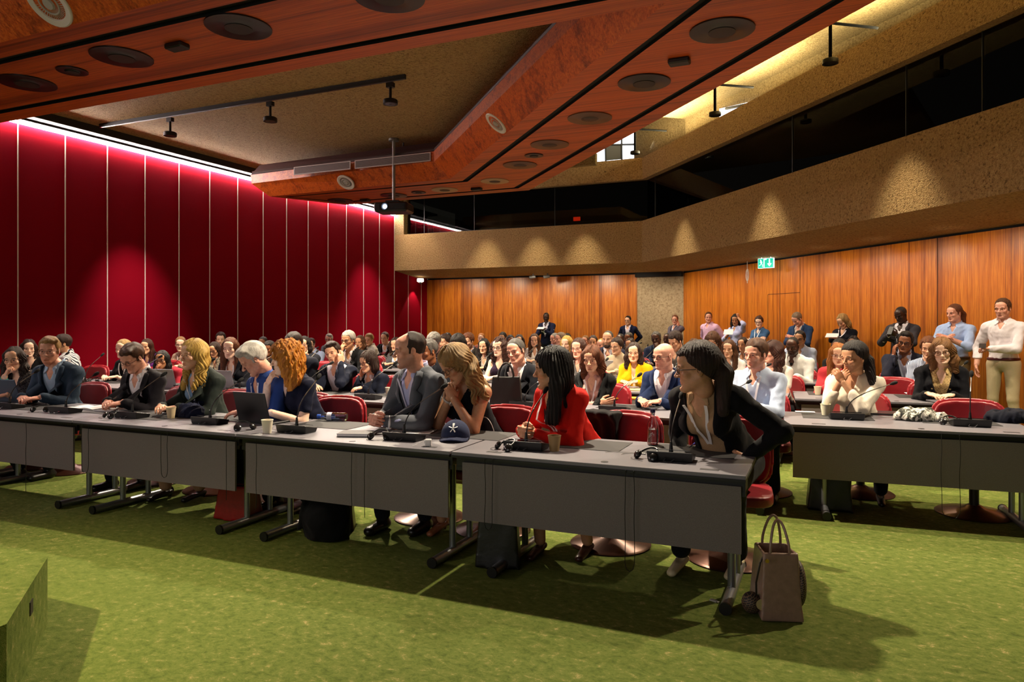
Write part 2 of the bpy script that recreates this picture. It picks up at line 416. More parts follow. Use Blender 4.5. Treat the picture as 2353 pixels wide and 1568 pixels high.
def poly_on(name, pts, plane_p, n, mats, th=.03):
    V = [on_plane(px, py, plane_p, n) for px, py in pts]; nn = Vector(n).normalized()
    k = len(V); A = V+[v+nn*th for v in V]
    F = [tuple(range(k)), tuple(reversed(range(k, 2*k)))]+[(i, i+k, (i+1) % k+k, (i+1) % k) for i in range(k)]
    return MB().add(A, F).build(name, mats)
o = poly_on('window_2', [(1653, 250), (1778, 222), (1800, 235), (1653, 300)], (G1.x-NG.x*.06, G1.y-NG.y*.06, 6), (NG.x, NG.y, 0), [DAY]); o['kind'] = 'structure'
o = poly_on('window_3', [(1310, 300), (1457, 300), (1457, 380), (1310, 380)], (0, 18.6, 5), (0, 1, 0), [DAY]); o['kind'] = 'structure'
mb = MB()
for (a, b) in (((1390, 300), (1392, 378)), ((1428, 300), (1429, 378)), ((1395, 333), (1457, 332))):
    p, q = at_Y(a[0], a[1], 18.57), at_Y(b[0], b[1], 18.57); mb.tube([p, q], .025, 4)
struct('trim_8', mb, [mat('window_frame_grey', '4c4f50', .5)])
mb = MB(); p, q = at_Y(1392, 334, 18.59), at_Y(1428, 366, 18.59); mb.box((p.x, 18.58, q.z), (q.x, 18.6, p.z)); struct('trim_9', mb, [mat('grey_blind', '8d9296', .6)])
pr = MB(); x0 = at_Y(1457, 330, 18.5).x; x1 = at_Y(1592, 270, 17.8).x
pr.prism([(x0, 18.5), (x1, 17.3), (x1+.5, 17.9), (x1+.4, 19.5), (x0, 19.5)], 5.2, 6.62); struct('wall_upper_pier', pr, [CONC_L])
mb = MB(); p, q = on_plane(1668, 250, (G1.x-NG.x*.12, G1.y-NG.y*.12, 6), (NG.x, NG.y, 0)), on_plane(1775, 228, (G1.x-NG.x*.12, G1.y-NG.y*.12, 6), (NG.x, NG.y, 0)); mb.tube([p, q], .03, 6)
struct('trim_10', mb, [mat('window_frame_grey', '4c4f50', .5)])

# ---- wood canopy: a bent ring bulkhead with bevelled sides
LOOP = [(-11.0, 5.34), (-.64, 5.34), (-5.86, 11.16), (-9.83, 11.16), (-9.2, 12.2), (-5.24, 12.2), (1.75, 4.22), (-11.0, 4.22)]
def offset(loop, d):
    out = []; n = len(loop)
    for i in range(n):
        p0, p1, p2 = Vector(loop[i-1]), Vector(loop[i]), Vector(loop[(i+1) % n])
        a = (p1-p0).normalized(); b = (p2-p1).normalized(); na = Vector((-a.y, a.x)); nb = Vector((-b.y, b.x))
        m = (na+nb); m = m/(m.dot(na)) if m.length > 1e-6 else na
        if m.length > (2.2 if i != 3 else 1.15): m = m.normalized()*(2.2 if i != 3 else 1.15)
        q = p1+m*d; out.append((max(q.x, XW+.03), q.y))
    return out
area2 = sum(LOOP[i-1][0]*LOOP[i][1]-LOOP[i][0]*LOOP[i-1][1] for i in range(len(LOOP)))
SG = -1 if area2 > 0 else 1   # sign so that a positive offset goes outwards
CB = 4.0
rings = [(-.04, CB+.035), (0.0, CB+.035), (0.001, CB), (.25, CB), (.56, CB+.25), (.57, CB+.42), (.42, CB+.62)]
n = len(LOOP); V = []; F = []; mi = []
for d, z in rings: V += [(x, y, z) for x, y in offset(LOOP, SG*d)]
for r in range(len(rings)-1):
    for i in range(n):
        f = (r*n+i, r*n+(i+1) % n, (r+1)*n+(i+1) % n, (r+1)*n+i); F.append(f)
        mi.append({0: 1, 1: 1, 2: 2, 3: 3, 4: 3, 5: 4}[r])
# recessed bottom panel between the two black gaps
inner = offset(LOOP, -SG*.10); b = len(V)
V += [(x, y, CB+.035) for x, y in offset(LOOP, -SG*.04)]+[(x, y, CB+.035) for x, y in inner]+[(x, y, CB) for x, y in inner]
for k in (0, 1):
    for i in range(n): F.append((b+k*n+i, b+k*n+(i+1) % n, b+(k+1)*n+(i+1) % n, b+(k+1)*n+i)); mi.append(1)
F.append(tuple(b+2*n+i for i in range(n))); mi.append(0)
can = new_mesh('trim_11', V, F, [WOOD_C, BLACK, WOOD_C, WOOD_CR, mat('dark_red_return', '3a1610', .7)], mi=mi); can['kind'] = 'structure'
# top edge rail of the canopy and hangers
rl = MB(); rim = offset(LOOP, SG*.53)
for i in range(n):
    p, q = rim[i], rim[(i+1) % n]; rl.tube([(p[0], p[1], CB+.46), (q[0], q[1], CB+.46)], .035, 8)
struct('trim_12', rl, [mat('canopy_rail', '351810', .6)], True)
# beam edge behind the far arm (pale ledge)
struct('trim_13', MB().box((-10.7, 13.0, 4.5), (-4.0, 13.12, 4.72)), [CONC_L])
# round plates and small boxes in the canopy
def disc(px, py, kind, r, label, plane=None, grp=None):
    if plane is None: c = at_z(px, py, CB-.001); nrm = Vector((0, 0, -1))
    else: c = on_plane(px, py, plane[0], plane[1]); nrm = -Vector(plane[1]).normalized()
    e = bpy.data.objects.new('ceiling_speaker' if kind != 'vent' else 'air_vent', None); COL.objects.link(e)
    e.location = c; e.rotation_euler = nrm.to_track_quat('Z', 'Y').to_euler()
    if kind == 'speaker':
        MB().lathe([(r, -.002), (r, .012), (r-.02, .016), (r*.5, .010), (r*.45, .018), (0, .018)], 32).build('plate', [mat('dark_speaker_plate', '16100d', .35)], e, True)
        MB().lathe([(r*.42, .018), (r*.42, .024), (r*.1, .026), (0, .026)], 24).build('grille', [mat('speaker_grille', '2a2320', .5, metal=.3)], e, True)
    elif kind == 'wood':
        MB().lathe([(r, -.002), (r, .010), (r-.015, .014), (r*.55, .008), (r*.5, .014), (0, .014)], 32).build('plate', [mat('bronze_plate', '5a3a22' if 'pale' not in label else 'a98f6a', .4)], e, True)
        MB().lathe([(r*.40, .014), (r*.36, .020), (0, .020)], 24).build('grille', [mat('speaker_grille_brown', '3a261a', .5)], e, True)
    else:
        MB().lathe([(r, -.002), (r, .012), (r-.01, .018), (r*.72, .012), (r*.66, -.01)], 36).build('ring', [mat('pale_vent_ring', 'c9c0b2', .4)], e, True)
        v = MB(); v.lathe([(r*.66, -.004), (0, -.004)], 32, 0)
        for k in range(40):
            a = 2*math.pi*k/40; v.tube([(r*.28*math.cos(a), r*.28*math.sin(a), 0), (r*.66*math.cos(a), r*.66*math.sin(a), .004)], .004, 4, 1)
        v.lathe([(r*.28, 0), (r*.22, .02), (0, .02)], 20, 1); v.torus((0, 0, .006), r*.45, .008, 24, 6, 1)
        v.build('louvre', [mat('vent_dark', '4a3a2c', .6), mat('vent_grey', 'a39c90', .5)], e)
    tag(e, label, 'vent' if kind == 'vent' else 'speaker', grp); return e
disc(548, 61, 'speaker', .27, 'large black round ceiling speaker plate, biggest of the near left wood arm')
disc(280, 130, 'speaker', .27, 'large black round ceiling speaker plate between two small fixtures on near left arm')
disc(62, 190, 'speaker', .27, 'black round ceiling speaker plate at far left end of the wood arm')
disc(166, 162, 'speaker', .14, 'small black round plate between the two leftmost large ceiling speakers')
disc(895, -8, 'speaker', .27, 'black round ceiling speaker plate cut by top edge of the photo')
disc(1659, 69, 'speaker', .27, 'largest round bronze ceiling plate on the right wood arm')
disc(1480, 189, 'speaker', .27, 'second nearest round dark plate on the right wood arm')
disc(1355, 271, 'wood', .27, 'third round plate down the right wood arm, bronze coloured')
disc(1263, 332, 'wood', .27, 'fourth round plate down the right wood arm, wood brown')
disc(1227, 357, 'speaker', .14, 'small dark round plate between two wood brown plates on right arm')
disc(1195, 379, 'wood', .27, 'wood brown round plate just below the small dark plate on right arm')
disc(1137, 416, 'wood', .25, 'pale rimmed round plate at the bend of the canopy')
disc(1022, 436, 'wood', .25, 'pale rimmed round plate on the far arm right of the projector pole')
disc(962, 442, 'speaker', .14, 'small dark round plate on the far arm right of the projector pole')
disc(905, 449, 'speaker', .26, 'black round plate directly above the projector on the far arm')
disc(782, 461, 'speaker', .26, 'dark round plate near the left end of the far arm')
# vents sit in the bevels
rin = offset(LOOP, SG*.25); rout = offset(LOOP, SG*.56)
def bevel_plane(i):
    p, q = Vector(rin[i]+(CB,)), Vector(rin[(i+1) % n]+(CB,)); o_ = Vector(rout[i]+(CB+.25,))
    nn = (q-p).cross(o_-p).normalized()
    if nn.z < 0: nn = -nn
    return p-nn*.004, nn
disc(795, 419, 'vent', .17, 'round pale air vent on sloped face of the far wood arm', bevel_plane(2))
disc(1140, 283, 'vent', .17, 'round pale air vent on sloped side of the right wood arm', bevel_plane(1))
disc(113, 8, 'vent', .2, 'large round grey air vent in wood at the top left corner', bevel_plane(6))
def fixbox(px, py, label):
    c = at_z(px, py, CB); mb = MB().box((-.1, -.06, -.05), (.1, .06, 0), bev=.012)
    o = mb.build('ceiling_sensor', [mat('black_sensor', '14100e', .5)]); o.location = c; tag(o, label, 'sensor')
fixbox(407, 101, 'small black box sensor between two large plates on the near wood arm')
fixbox(1561, 136, 'small black box sensor between the two nearest plates of right arm')
fixbox(1095, 432, 'tiny black box sensor by the canopy bend')
fixbox(839, 458, 'tiny black box sensor on far arm left of projector pole')
# linear grilles on the far arm
pl = (0, 11.16-.57+.0, 4.3)
def lin(pxa, pxb, label, pale=True):
    yv = 11.16-.575; xa = at_Y(pxa, 390, yv).x; xb = at_Y(pxb, 390, yv).x
    e = empty('linear_air_grille', ((xa+xb)/2, yv, CB+.335), 0, label, 'vent'); L = (xb-xa)/2
    MB().box((-L, -.012, -.075), (L, .0, -.06)).box((-L, -.012, .06), (L, 0, .075)).box((-L, -.012, -.06), (-L+.015, 0, .06)).box((L-.015, -.012, -.06), (L, 0, .06)).build('frame', [mat('grille_frame', 'b9aaa2', .5)], e)
    g = MB().box((-L, -.003, -.06), (L, 0, .06), 1)
    for k in range(9): g.box((-L, -.010, -.055+k*.0125), (L, -.004, -.050+k*.0125))
    g.build('slats', [mat('grille_slats', '93827c', .5), BLACK], e)
lin(676, 806, 'left long pale air grille on the vertical face of far wood arm')
lin(816, 990, 'right long air grille on the far wood arm behind projector pole')
# hangers seen above the far arm
# wall lamp, cameras, exit sign, cable loop, gallery bracket lamps
e = empty('ceiling_track', (0, 0, 0), 0, 'long black light track on the concrete ceiling', 'lamp')
xa, xb = at_z(275, 303, 4.68), at_z(942, 184, 4.68)
MB().box((xa.x, 7.88, 4.66), (xb.x, 7.92, 4.72)).build('rail', [BLKM], e)
sh = MB().cyl((0, 0, 0), (0, 0, .26), .018, 10).box((-.05, -.03, .22), (.05, .03, .28)); hd = MB().lathe([(0, .06), (.085, .06), (.095, .05), (.095, .0), (.07, -.0), (.07, .01), (0, .01)], 24)
i = 0
for (px, py), lb in (((897, 213), 'right'), ((621, 262), 'middle'), ((391, 300), 'left')):
    q = at_Y(px, py, 7.9)
    L = empty('track_spotlight', (q.x, 7.9, 4.36), 0, {'right': 'black disc spotlight at the right end of the ceiling track', 'middle': 'black disc spotlight in the middle of the ceiling track', 'left': 'black disc spotlight nearest the red wall on the track'}[lb], 'spotlight')
    sh.build('stem', [BLKM], L, True); hd.build('lamp_head', [BLKM], L, True)
    MB().lathe([(0, .0), (.068, .0)], 20).build('lens', [mat('lamp_lens_off', '3c3a34', .3)], L)
# projector
pj = at_Y(905, 480, 10.6); e = empty('projector', (pj.x, 10.6, 3.42), 0, 'black ceiling projector with lit lens hanging on a grey pole', 'projector')
MB().cyl((0, 0, .2), (0, 0, 4.72-3.42), .028, 14).lathe([(.09, 1.28), (.09, 1.30)], 20).cyl((0, 0, 1.26), (0, 0, 1.3), .09, 20).build('pole', [mat('grey_pole', '8a8785', .4, metal=.6)], e, True)
R = T(0, 0, 0, rz=.25)
MB().box((-.3, -.2, -.0), (.3, .22, .17), bev=.03, M=R).box((-.12, -.1, .17), (.12, .1, .21), M=R).build('body', [mat('projector_black', '141318', .4)], e)
MB().box((-.27, -.215, .03), (-.18, -.2, .13), M=R).build('vent_panel', [mat('projector_vent', '050506', .7)], e)
MB().box((.05, -.215, .04), (.26, -.2, .12), M=R).build('vent_panel', [mat('projector_vent', '050506', .7)], e)
MB().lathe([(.0, .0), (.05, .0), (.06, .03), (.055, .03), (.045, .012), (0, .012)], 24, M=R @ T(-.09, -.2, .085, rx=math.pi/2)).build('lens_ring', [mat('lens_ring', '2c2d33', .3)], e, True)
MB().lathe([(0, .016), (.04, .014)], 20, M=R @ T(-.09, -.2, .085, rx=math.pi/2)).build('lens', [mat('lit_lens', 'd8e8ff', .2, emit='bcd8ff', estr=6)], e)
# small device on the canopy by the pole
q = at_Y(934, 350, 11.0)
o = MB().box((-.12, -.05, -.05), (.1, .05, .05), bev=.01).cyl((-.0, 0, .05), (0, 0, .18), .012, 8).build('ceiling_camera', [mat('dark_device', '15110f', .5)]); o.location = (q.x, 10.9, 4.55); tag(o, 'small dark camera on the canopy behind projector pole', 'camera')
# bracket lamps on the gallery beam
for (px, py, lx, ly), lb in zip(((1908, 145, 1911, 72), (1643, 265, 1645, 208), (1459, 353, 1457, 305)), ('nearest', 'middle', 'furthest')):
    v = -.75
    q = on_plane(px, py, (P1.x+NP.x*v, P1.y+NP.y*v, 1), (NP.x, NP.y, 0)); top = q.z+.42
    e = empty('bracket_lamp', q, 0, {'nearest': 'largest black bracket lamp projecting from gallery beam at upper right', 'middle': 'black bracket lamp on beam in front of the slanted bright window', 'furthest': 'black bracket lamp at the bend of the beam beside the far window'}[lb], 'lamp')
    a = Vector((NP.x, NP.y, 0))*abs(v)
    a = a*1.05
    MB().box((-.022, -.022, .04), (.022, .022, .56)).tube([(0, 0, .55), (a.x*.98, a.y*.98, .56)], .022, 4).build('bracket', [mat('matt_black_bracket', '050505', .95, spec=.1)], e)
    MB().lathe([(0, .05), (.1, .05), (.105, .04), (.105, -.01), (.08, -.01), (.08, .0), (0, .0)], 24).build('lamp_head', [BLKM], e, True)
# downlights that throw the scallops onto the parapet
for px in (1120, 1235, 1345, 1572, 1768, 2085):
    if px < 1470:
        x = at_Y(px, 560, 17.2).x; p = Vector((x, 16.6)); nn = Vector((0, 1))
    else:
        u = uP(px); p = P1+DP*u-NP*.6; nn = NP
    spot('parapet_downlight', (p.x, p.y, 4.8), (p.x+nn.x*.12, p.y+nn.y*.12, 2.8), 430, 54, .85, .03, (1, .88, .62))
spot('parapet_downlight', (-10.6, 16.5, 5.2), (-10.4, 17.1, 3.3), 130, 50, .7, .03, (1, .88, .62))
# glow on the upper sloping concrete from hidden uplights behind the beam
for u in (1.5, 4.5, 7.5, 10.5):
    p = P1+DP*u+NP*.12
    area('beam_uplight', (p.x, p.y, 5.60), (p.x-NP.x*.5, p.y-NP.y*.5, 6.6), 190, 1.8, .12, (1, .86, .52))
area('window_daylight', (-3.4, 18.3, 5.75), (-3.2, 16, 4.6), 30, 1.5, .8, (.8, .9, 1))
# exit sign
eu = u_of(1795); ep = A2+D2*eu-N2*.35
e = empty('exit_sign', (ep.x, ep.y, 2.72), math.atan2(D2.y, D2.x)+math.radians(28), 'lit green and white emergency exit sign under the gallery', 'sign')
MB().box((-.17, -.02, -.1), (.17, .02, .1)).cyl((-.1, 0, .1), (-.1, 0, .16), .008, 6).cyl((.1, 0, .1), (.1, 0, .16), .008, 6).build('housing', [mat('sign_housing', 'e8f2f0', .4, emit='dff8ff', estr=3.0)], e)
SGN = mat('exit_green', '10a890', .4, emit='12c8a0', estr=1.0); SWH = mat('exit_white', 'ffffff', .4, emit='ffffff', estr=2.5)
MB().box((-.165, -.024, -.095), (.165, -.021, .095)).build('face', [SGN], e)
pm = MB()
pm.sphere((-.105, -.028, .06), (.013, .003, .013), 10)
pm.tube([(-.1, -.027, .045), (-.09, -.027, .0)], .012, 6, flat=.3).tube([(-.09, -.027, 0), (-.115, -.027, -.03), (-.14, -.027, -.05)], .008, 6, flat=.3).tube([(-.09, -.027, 0), (-.065, -.027, -.035), (-.07, -.027, -.075)], .008, 6, flat=.3)
pm.tube([(-.1, -.027, .04), (-.125, -.027, .02)], .006, 6, flat=.3).tube([(-.1, -.027, .04), (-.07, -.027, .02)], .006, 6, flat=.3)
pm.box((-.04, -.028, -.085), (-.025, -.025, .085)).box((-.025, -.028, .07), (.02, -.025, .085))
pm.box((.075, -.028, -.01), (.095, -.025, .08)); pm.add([(.04, -.028, -.01), (.13, -.028, -.01), (.085, -.028, -.07)], [(0, 2, 1)])
pm.build('running_figure_and_arrow', [SWH], e)
# cable loop
q = u_of(1736); cp = A2+D2*q-N2*.2; c3 = Vector((cp.x, cp.y, 2.66)); dd = Vector((D2.x, D2.y, 0))
pts = [c3+Vector((0, 0, .2))]+[c3+dd*(.05*math.sin(a))+Vector((0, 0, -.12+.13*math.cos(a))) for a in [k*math.pi/8 for k in range(17)]]+[c3+Vector((0, 0, -.3))]
o = MB().tube(pts, .008, 6).build('hanging_cable', [mat('grey_cable', 'b0a8a0', .5)], smooth=True); tag(o, 'looped grey cable hanging from soffit left of exit sign', 'cable')
for i, px in enumerate((1225, 1258)):
    q = at_Y(px, 641, 18.3)
    e = empty('security_camera', (q.x, 18.3, 2.78), 0, ['left of the two small grey cameras under the gallery', 'right of the two small grey cameras under the gallery'][i], 'camera')
    MB().cyl((0, 0, 0), (0, 0, .12), .02, 8).build('mount', [mat('cam_grey', '4c4a48', .4)], e, True)
    MB().cyl((.06, .02, -.01), (-.1, -.04, -.03), .045, 14).build('barrel', [mat('cam_grey', '4c4a48', .4)], e, True)
    MB().cyl((-.1, -.04, -.03), (-.106, -.042, -.031), .036, 14).build('lens', [BLKM], e)
q = at_Y(966, 650, 18.2)
e = empty('wall_lamp', (q.x, 18.2, 2.74), 0, 'small white lit lamp under gallery in the red wall corner', 'lamp')
MB().lathe([(0, .06), (.09, .06), (.1, .03), (.1, -.03), (.06, -.05)], 20).build('shade', [mat('lamp_shade_white', 'fff8ee', .4, emit='fff0dd', estr=3)], e, True)
MB().cyl((0, 0, -.1), (0, 0, -.03), .03, 10).build('bulb_cap', [BLKM], e, True)
spot('corner_lamp_light', (q.x, 18.2, 2.62), (q.x-.35, 18.1, 1.0), 40, 75, .3, .03, (1, .8, .75))
# red glow spots on the red wall
spot('wall_spot_light', (-9.8, 8.6, 4.2), (-11.2, 8.9, .9), 600, 50, 1, .05, (1, .9, .85))
spot('wall_spot_light', (-9.9, 15.6, 4.3), (-11.2, 15.9, 1.0), 500, 55, 1, .05, (1, .9, .85))
# stage platform, front left
sp = [(XW, 2.34), (-3.57, 2.34), (-2.93, 1.76), (-2.93, .9), (-3.6, -4.5), (XW, -4.5)]
e = empty('stage_platform', (0, 0, 0), 0, 'low carpeted green stage platform at the lower left corner', 'platform')
st = MB().prism(sp, 0.002, .34); st.build('platform_body', [CARPET], e)
c = on_plane(71, 1396, ((-3.57-2.93)/2, (2.34+1.76)/2, .2), (.58, .64, 0))
MB().box((-.03, -.006, -.03), (.03, .004, .03)).build('floor_socket', [mat('dark_socket', '1c0e08', .6)], e).location = c
COL.objects[-1].rotation_euler = (0, 0, math.radians(-42))
# ------------------------------------------------------------------ smooth implicit surfaces, meshed with surface nets
F32 = np.float32
class Grid:
    def __init__(s, lo, hi, h):
        s.lo = np.array(lo, float); s.h = h; s.n = [int(math.ceil((hi[i]-lo[i])/h))+1 for i in range(3)]
        s.ax = [(s.lo[i]+h*np.arange(s.n[i])).astype(F32) for i in range(3)]
        s.D = np.full(s.n, 1.0, F32)
    def block(s, c0, c1, pad):
        sl = []
        for i in range(3):
            a = int(max(0, math.floor((min(c0[i], c1[i])-pad-s.lo[i])/s.h))); b = int(min(s.n[i], math.ceil((max(c0[i], c1[i])+pad-s.lo[i])/s.h)+1))
            if b <= a: return None
            sl.append(slice(a, b))
        X = s.ax[0][sl[0]][:, None, None]; Y = s.ax[1][sl[1]][None, :, None]; Z = s.ax[2][sl[2]][None, None, :]
        return tuple(sl), X, Y, Z
    def comb(s, sl, d, k, op):
        a = s.D[sl]
        if op == 'sub': a, d = a, -d
        if op == 'add':
            if k > 0:
                h = np.clip(.5+.5*(d-a)/k, 0, 1); s.D[sl] = d*(1-h)+a*h-k*h*(1-h)
            else: s.D[sl] = np.minimum(a, d)
        else:
            if k > 0:
                h = np.clip(.5-.5*(d-a)/k, 0, 1); s.D[sl] = d*(1-h)+a*h+k*h*(1-h)
            else: s.D[sl] = np.maximum(a, d)
    def cone(s, a, b, ra, rb, k=.01, op='add', flat=None):
        """round cone; flat=(axis vector, factor) squeezes it along that axis"""
        pad = max(ra, rb)+k*1.2+s.h*2
        bl = s.block(a, b, pad)
        if bl is None: return s
        sl, X, Y, Z = bl
        a = np.array(a, float); d = np.array(b, float)-a; L2 = max(1e-9, float(d@d))
        px, py, pz = X-a[0], Y-a[1], Z-a[2]
        t = np.clip((px*d[0]+py*d[1]+pz*d[2])/L2, 0, 1)
        qx, qy, qz = px-t*d[0], py-t*d[1], pz-t*d[2]
        if flat:
            n = np.array(flat[0], float); n /= np.linalg.norm(n); f = flat[1]-1
            dn = (qx*n[0]+qy*n[1]+qz*n[2])*f
            qx, qy, qz = qx+dn*n[0], qy+dn*n[1], qz+dn*n[2]
        dd = np.sqrt(qx*qx+qy*qy+qz*qz)-(ra+(rb-ra)*t)
        s.comb(sl, dd.astype(F32), k, op); return s
    def ell(s, c, r, k=.01, op='add', R=None):
        m = max(r); pad = m+k*1.2+s.h*2
        bl = s.block(c, c, pad)
        if bl is None: return s
        sl, X, Y, Z = bl
        px, py, pz = X-c[0], Y-c[1], Z-c[2]
        if R is not None:
            R = np.array(R); px, py, pz = (R[0][0]*px+R[1][0]*py+R[2][0]*pz, R[0][1]*px+R[1][1]*py+R[2][1]*pz, R[0][2]*px+R[1][2]*py+R[2][2]*pz)
        k0 = np.sqrt((px/r[0])**2+(py/r[1])**2+(pz/r[2])**2); k1 = np.sqrt((px/r[0]**2)**2+(py/r[1]**2)**2+(pz/r[2]**2)**2)
        dd = np.where(k1 > 1e-6, k0*(k0-1)/np.maximum(k1, 1e-6), -min(r))
        s.comb(sl, dd.astype(F32), k, op); return s
    def fn(s, f, k=0, op='add', lo=None, hi=None):
        if lo is None: sl, X, Y, Z = s.block(s.lo, s.lo+np.array(s.n)*s.h, 0)
        else:
            bl = s.block(lo, hi, 0)
            if bl is None: return s
            sl, X, Y, Z = bl
        d = f(X, Y, Z); d = np.broadcast_to(d, s.D[sl].shape).astype(F32)
        s.comb(sl, d, k, op); return s
    def disp(s, f, band=.03):
        sl, X, Y, Z = s.block(s.lo, s.lo+np.array(s.n)*s.h, 0)
        s.D = (s.D+np.broadcast_to(f(X, Y, Z), s.D.shape)*(np.abs(s.D) < band)).astype(F32); return s
    def copy(s):
        g = Grid.__new__(Grid); g.lo = s.lo; g.h = s.h; g.n = s.n; g.ax = s.ax; g.D = s.D.copy(); return g
    def mesh(s):
        D = s.D.copy()
        for ax in range(3):
            for e in (0, -1):
                sl = [slice(None)]*3; sl[ax] = e; D[tuple(sl)] = np.maximum(D[tuple(sl)], .001)
        S = D < 0
        nx, ny, nz = D.shape
        c = np.zeros((nx-1, ny-1, nz-1), np.uint8)
        for i in (0, 1):
            for j in (0, 1):
                for k in (0, 1): c += S[i:nx-1+i, j:ny-1+j, k:nz-1+k]
        act = (c > 0) & (c < 8)
        idx = np.full(act.shape, -1, np.int32); I = np.argwhere(act)
        if len(I) == 0: return np.zeros((0, 3)), np.zeros((0, 4), int)
        idx[act] = np.arange(len(I))
        acc = np.zeros((len(I), 3)); cnt = np.zeros(len(I))
        cor = [(i, j, k) for i in (0, 1) for j in (0, 1) for k in (0, 1)]
        for a in cor:
            for ax in range(3):
                if a[ax]: continue
                b = list(a); b[ax] = 1
                da = D[I[:, 0]+a[0], I[:, 1]+a[1], I[:, 2]+a[2]]; db = D[I[:, 0]+b[0], I[:, 1]+b[1], I[:, 2]+b[2]]
                m = (da < 0) != (db < 0)
                t = np.where(m, da/np.where(m, da-db, 1), 0)
                p = np.array(a, float)[None, :].repeat(len(I), 0); p[:, ax] = t
                acc += p*m[:, None]; cnt += m
        V = (I+acc/np.maximum(cnt, 1)[:, None])*s.h+s.lo
        Q = []
        for ax in range(3):
            u, v = [(1, 2), (2, 0), (0, 1)][ax]
            s0 = [slice(0, None)]*3; s1 = [slice(0, None)]*3
            s0[ax] = slice(0, D.shape[ax]-1); s1[ax] = slice(1, None)
            A = S[tuple(s0)]; B = S[tuple(s1)]
            ch = A != B
            E = np.argwhere(ch)
            E = E[(E[:, u] > 0) & (E[:, v] > 0) & (E[:, u] < D.shape[u]-1) & (E[:, v] < D.shape[v]-1)]
            inside = A[E[:, 0], E[:, 1], E[:, 2]]
            def cell(du, dv):
                q = E.copy(); q[:, u] -= du; q[:, v] -= dv; return idx[q[:, 0], q[:, 1], q[:, 2]]
            q = np.stack([cell(1, 1), cell(0, 1), cell(0, 0), cell(1, 0)], 1)
            q[~inside] = q[~inside][:, ::-1]; Q.append(q)
        Q = np.concatenate(Q); Q = Q[(Q >= 0).all(1)]
        return V, Q
def keep_big(V, Q, frac=.02):
    """drop stray islands"""
    if len(V) == 0: return V, Q
    lab = np.arange(len(V))
    for _ in range(200):
        m = lab[Q].min(1); new = lab.copy()
        for k in range(4): np.minimum.at(new, Q[:, k], m)
        new = new[new]
        if (new == lab).all(): break
        lab = new
    cnt = np.bincount(lab, minlength=len(V)); ok = cnt[lab] > frac*len(V)
    r = np.cumsum(ok)-1; Q = Q[ok[Q].all(1)]
    return V[ok], r[Q]
def smooth_V(V, Q, it=1, lam=.5):
    for _ in range(it):
        acc = np.zeros_like(V); n = np.zeros(len(V))
        for k in range(4):
            np.add.at(acc, Q[:, k], V[Q[:, (k+1) % 4]]); np.add.at(n, Q[:, k], 1)
            np.add.at(acc, Q[:, (k+1) % 4], V[Q[:, k]]); np.add.at(n, Q[:, (k+1) % 4], 1)
        V = V+(acc/np.maximum(n, 1)[:, None]-V)*lam
    return V
def xf(V, M):
    M = np.array(M); return V @ M[:3, :3].T+M[:3, 3]
def np_mesh(name, parts, mats, parent=None, cols=None, smooth=True):
    """parts: list of (V, Q, material index)"""
    Vs, Qs, Ms, b = [], [], [], 0
    for V, Q, mi in parts:
        Vs.append(V); Qs.append(Q+b); Ms.append(np.full(len(Q), mi, np.int32)); b += len(V)
    V = np.concatenate(Vs).astype(F32); Q = np.concatenate(Qs).astype(np.int32); Mi = np.concatenate(Ms)
    me = bpy.data.meshes.new(name)
    me.vertices.add(len(V)); me.vertices.foreach_set('co', V.ravel())
    me.loops.add(Q.size); me.loops.foreach_set('vertex_index', Q.ravel())
    me.polygons.add(len(Q)); me.polygons.foreach_set('loop_start', (np.arange(len(Q))*4).astype(np.int32))
    me.polygons.foreach_set('loop_total', np.full(len(Q), 4, np.int32))
    if not isinstance(mats, (list, tuple)): mats = [mats]
    for m in mats: me.materials.append(m)
    me.polygons.foreach_set('material_index', Mi)
    me.polygons.foreach_set('use_smooth', np.full(len(Q), smooth, bool))
    me.update(calc_edges=True)
    if cols is not None:
        a = me.color_attributes.new('tint', 'FLOAT_COLOR', 'POINT')
        c = np.ones((len(V), 4), F32); c[:, :3] = cols; a.data.foreach_set('color', c.ravel())
    o = bpy.data.objects.new(name, me); COL.objects.link(o); adopt(o, parent); return o
_rn = np.random.RandomState(7)
_NK = _rn.normal(size=(7, 3)); _NK /= np.linalg.norm(_NK, axis=1)[:, None]; _NP = _rn.uniform(0, 6.28, 7)
def wob(X, Y, Z, f, seed=0):
    r = 0
    for i in range(5):
        k = _NK[(i+seed) % 7]*f*(1+.35*i); r = r+np.sin(k[0]*X+k[1]*Y+k[2]*Z+_NP[(i+2*seed) % 7]+seed)/(1+.5*i)
    return r/2.6
# ------------------------------------------------------------------ people
SKIN = {'pale': 'ecc4aa', 'fair': 'dcaa8a', 'rosy': 'dba088', 'tan': 'c28e6a', 'olive': 'b07a54', 'brown': '7c4a2c', 'dark': '4a2a1a', 'deep': '341c12'}
def skin_mat(tone):
    key = 'skin_'+tone
    if key in _M: return _M[key]
    t = NT(key); a = t.new('ShaderNodeAttribute', attribute_name='tint'); n = t.noise(t.coords(), 60, 3)
    c = srgb(SKIN[tone]); base = t.ramp(n, [(.3, tuple(x*.9 for x in c)), (.7, tuple(min(1, x*1.08) for x in c))])
    t.col(t.mix(base, a.outputs['Color'], 1.0, 'MULTIPLY')); t.set(Roughness=.48)
    t.b.inputs['Subsurface Weight'].default_value = .12; t.b.inputs['Subsurface Radius'].default_value = (.8, .3, .15); t.b.inputs['Subsurface Scale'].default_value = .012
    _M[key] = t.m; return t.m
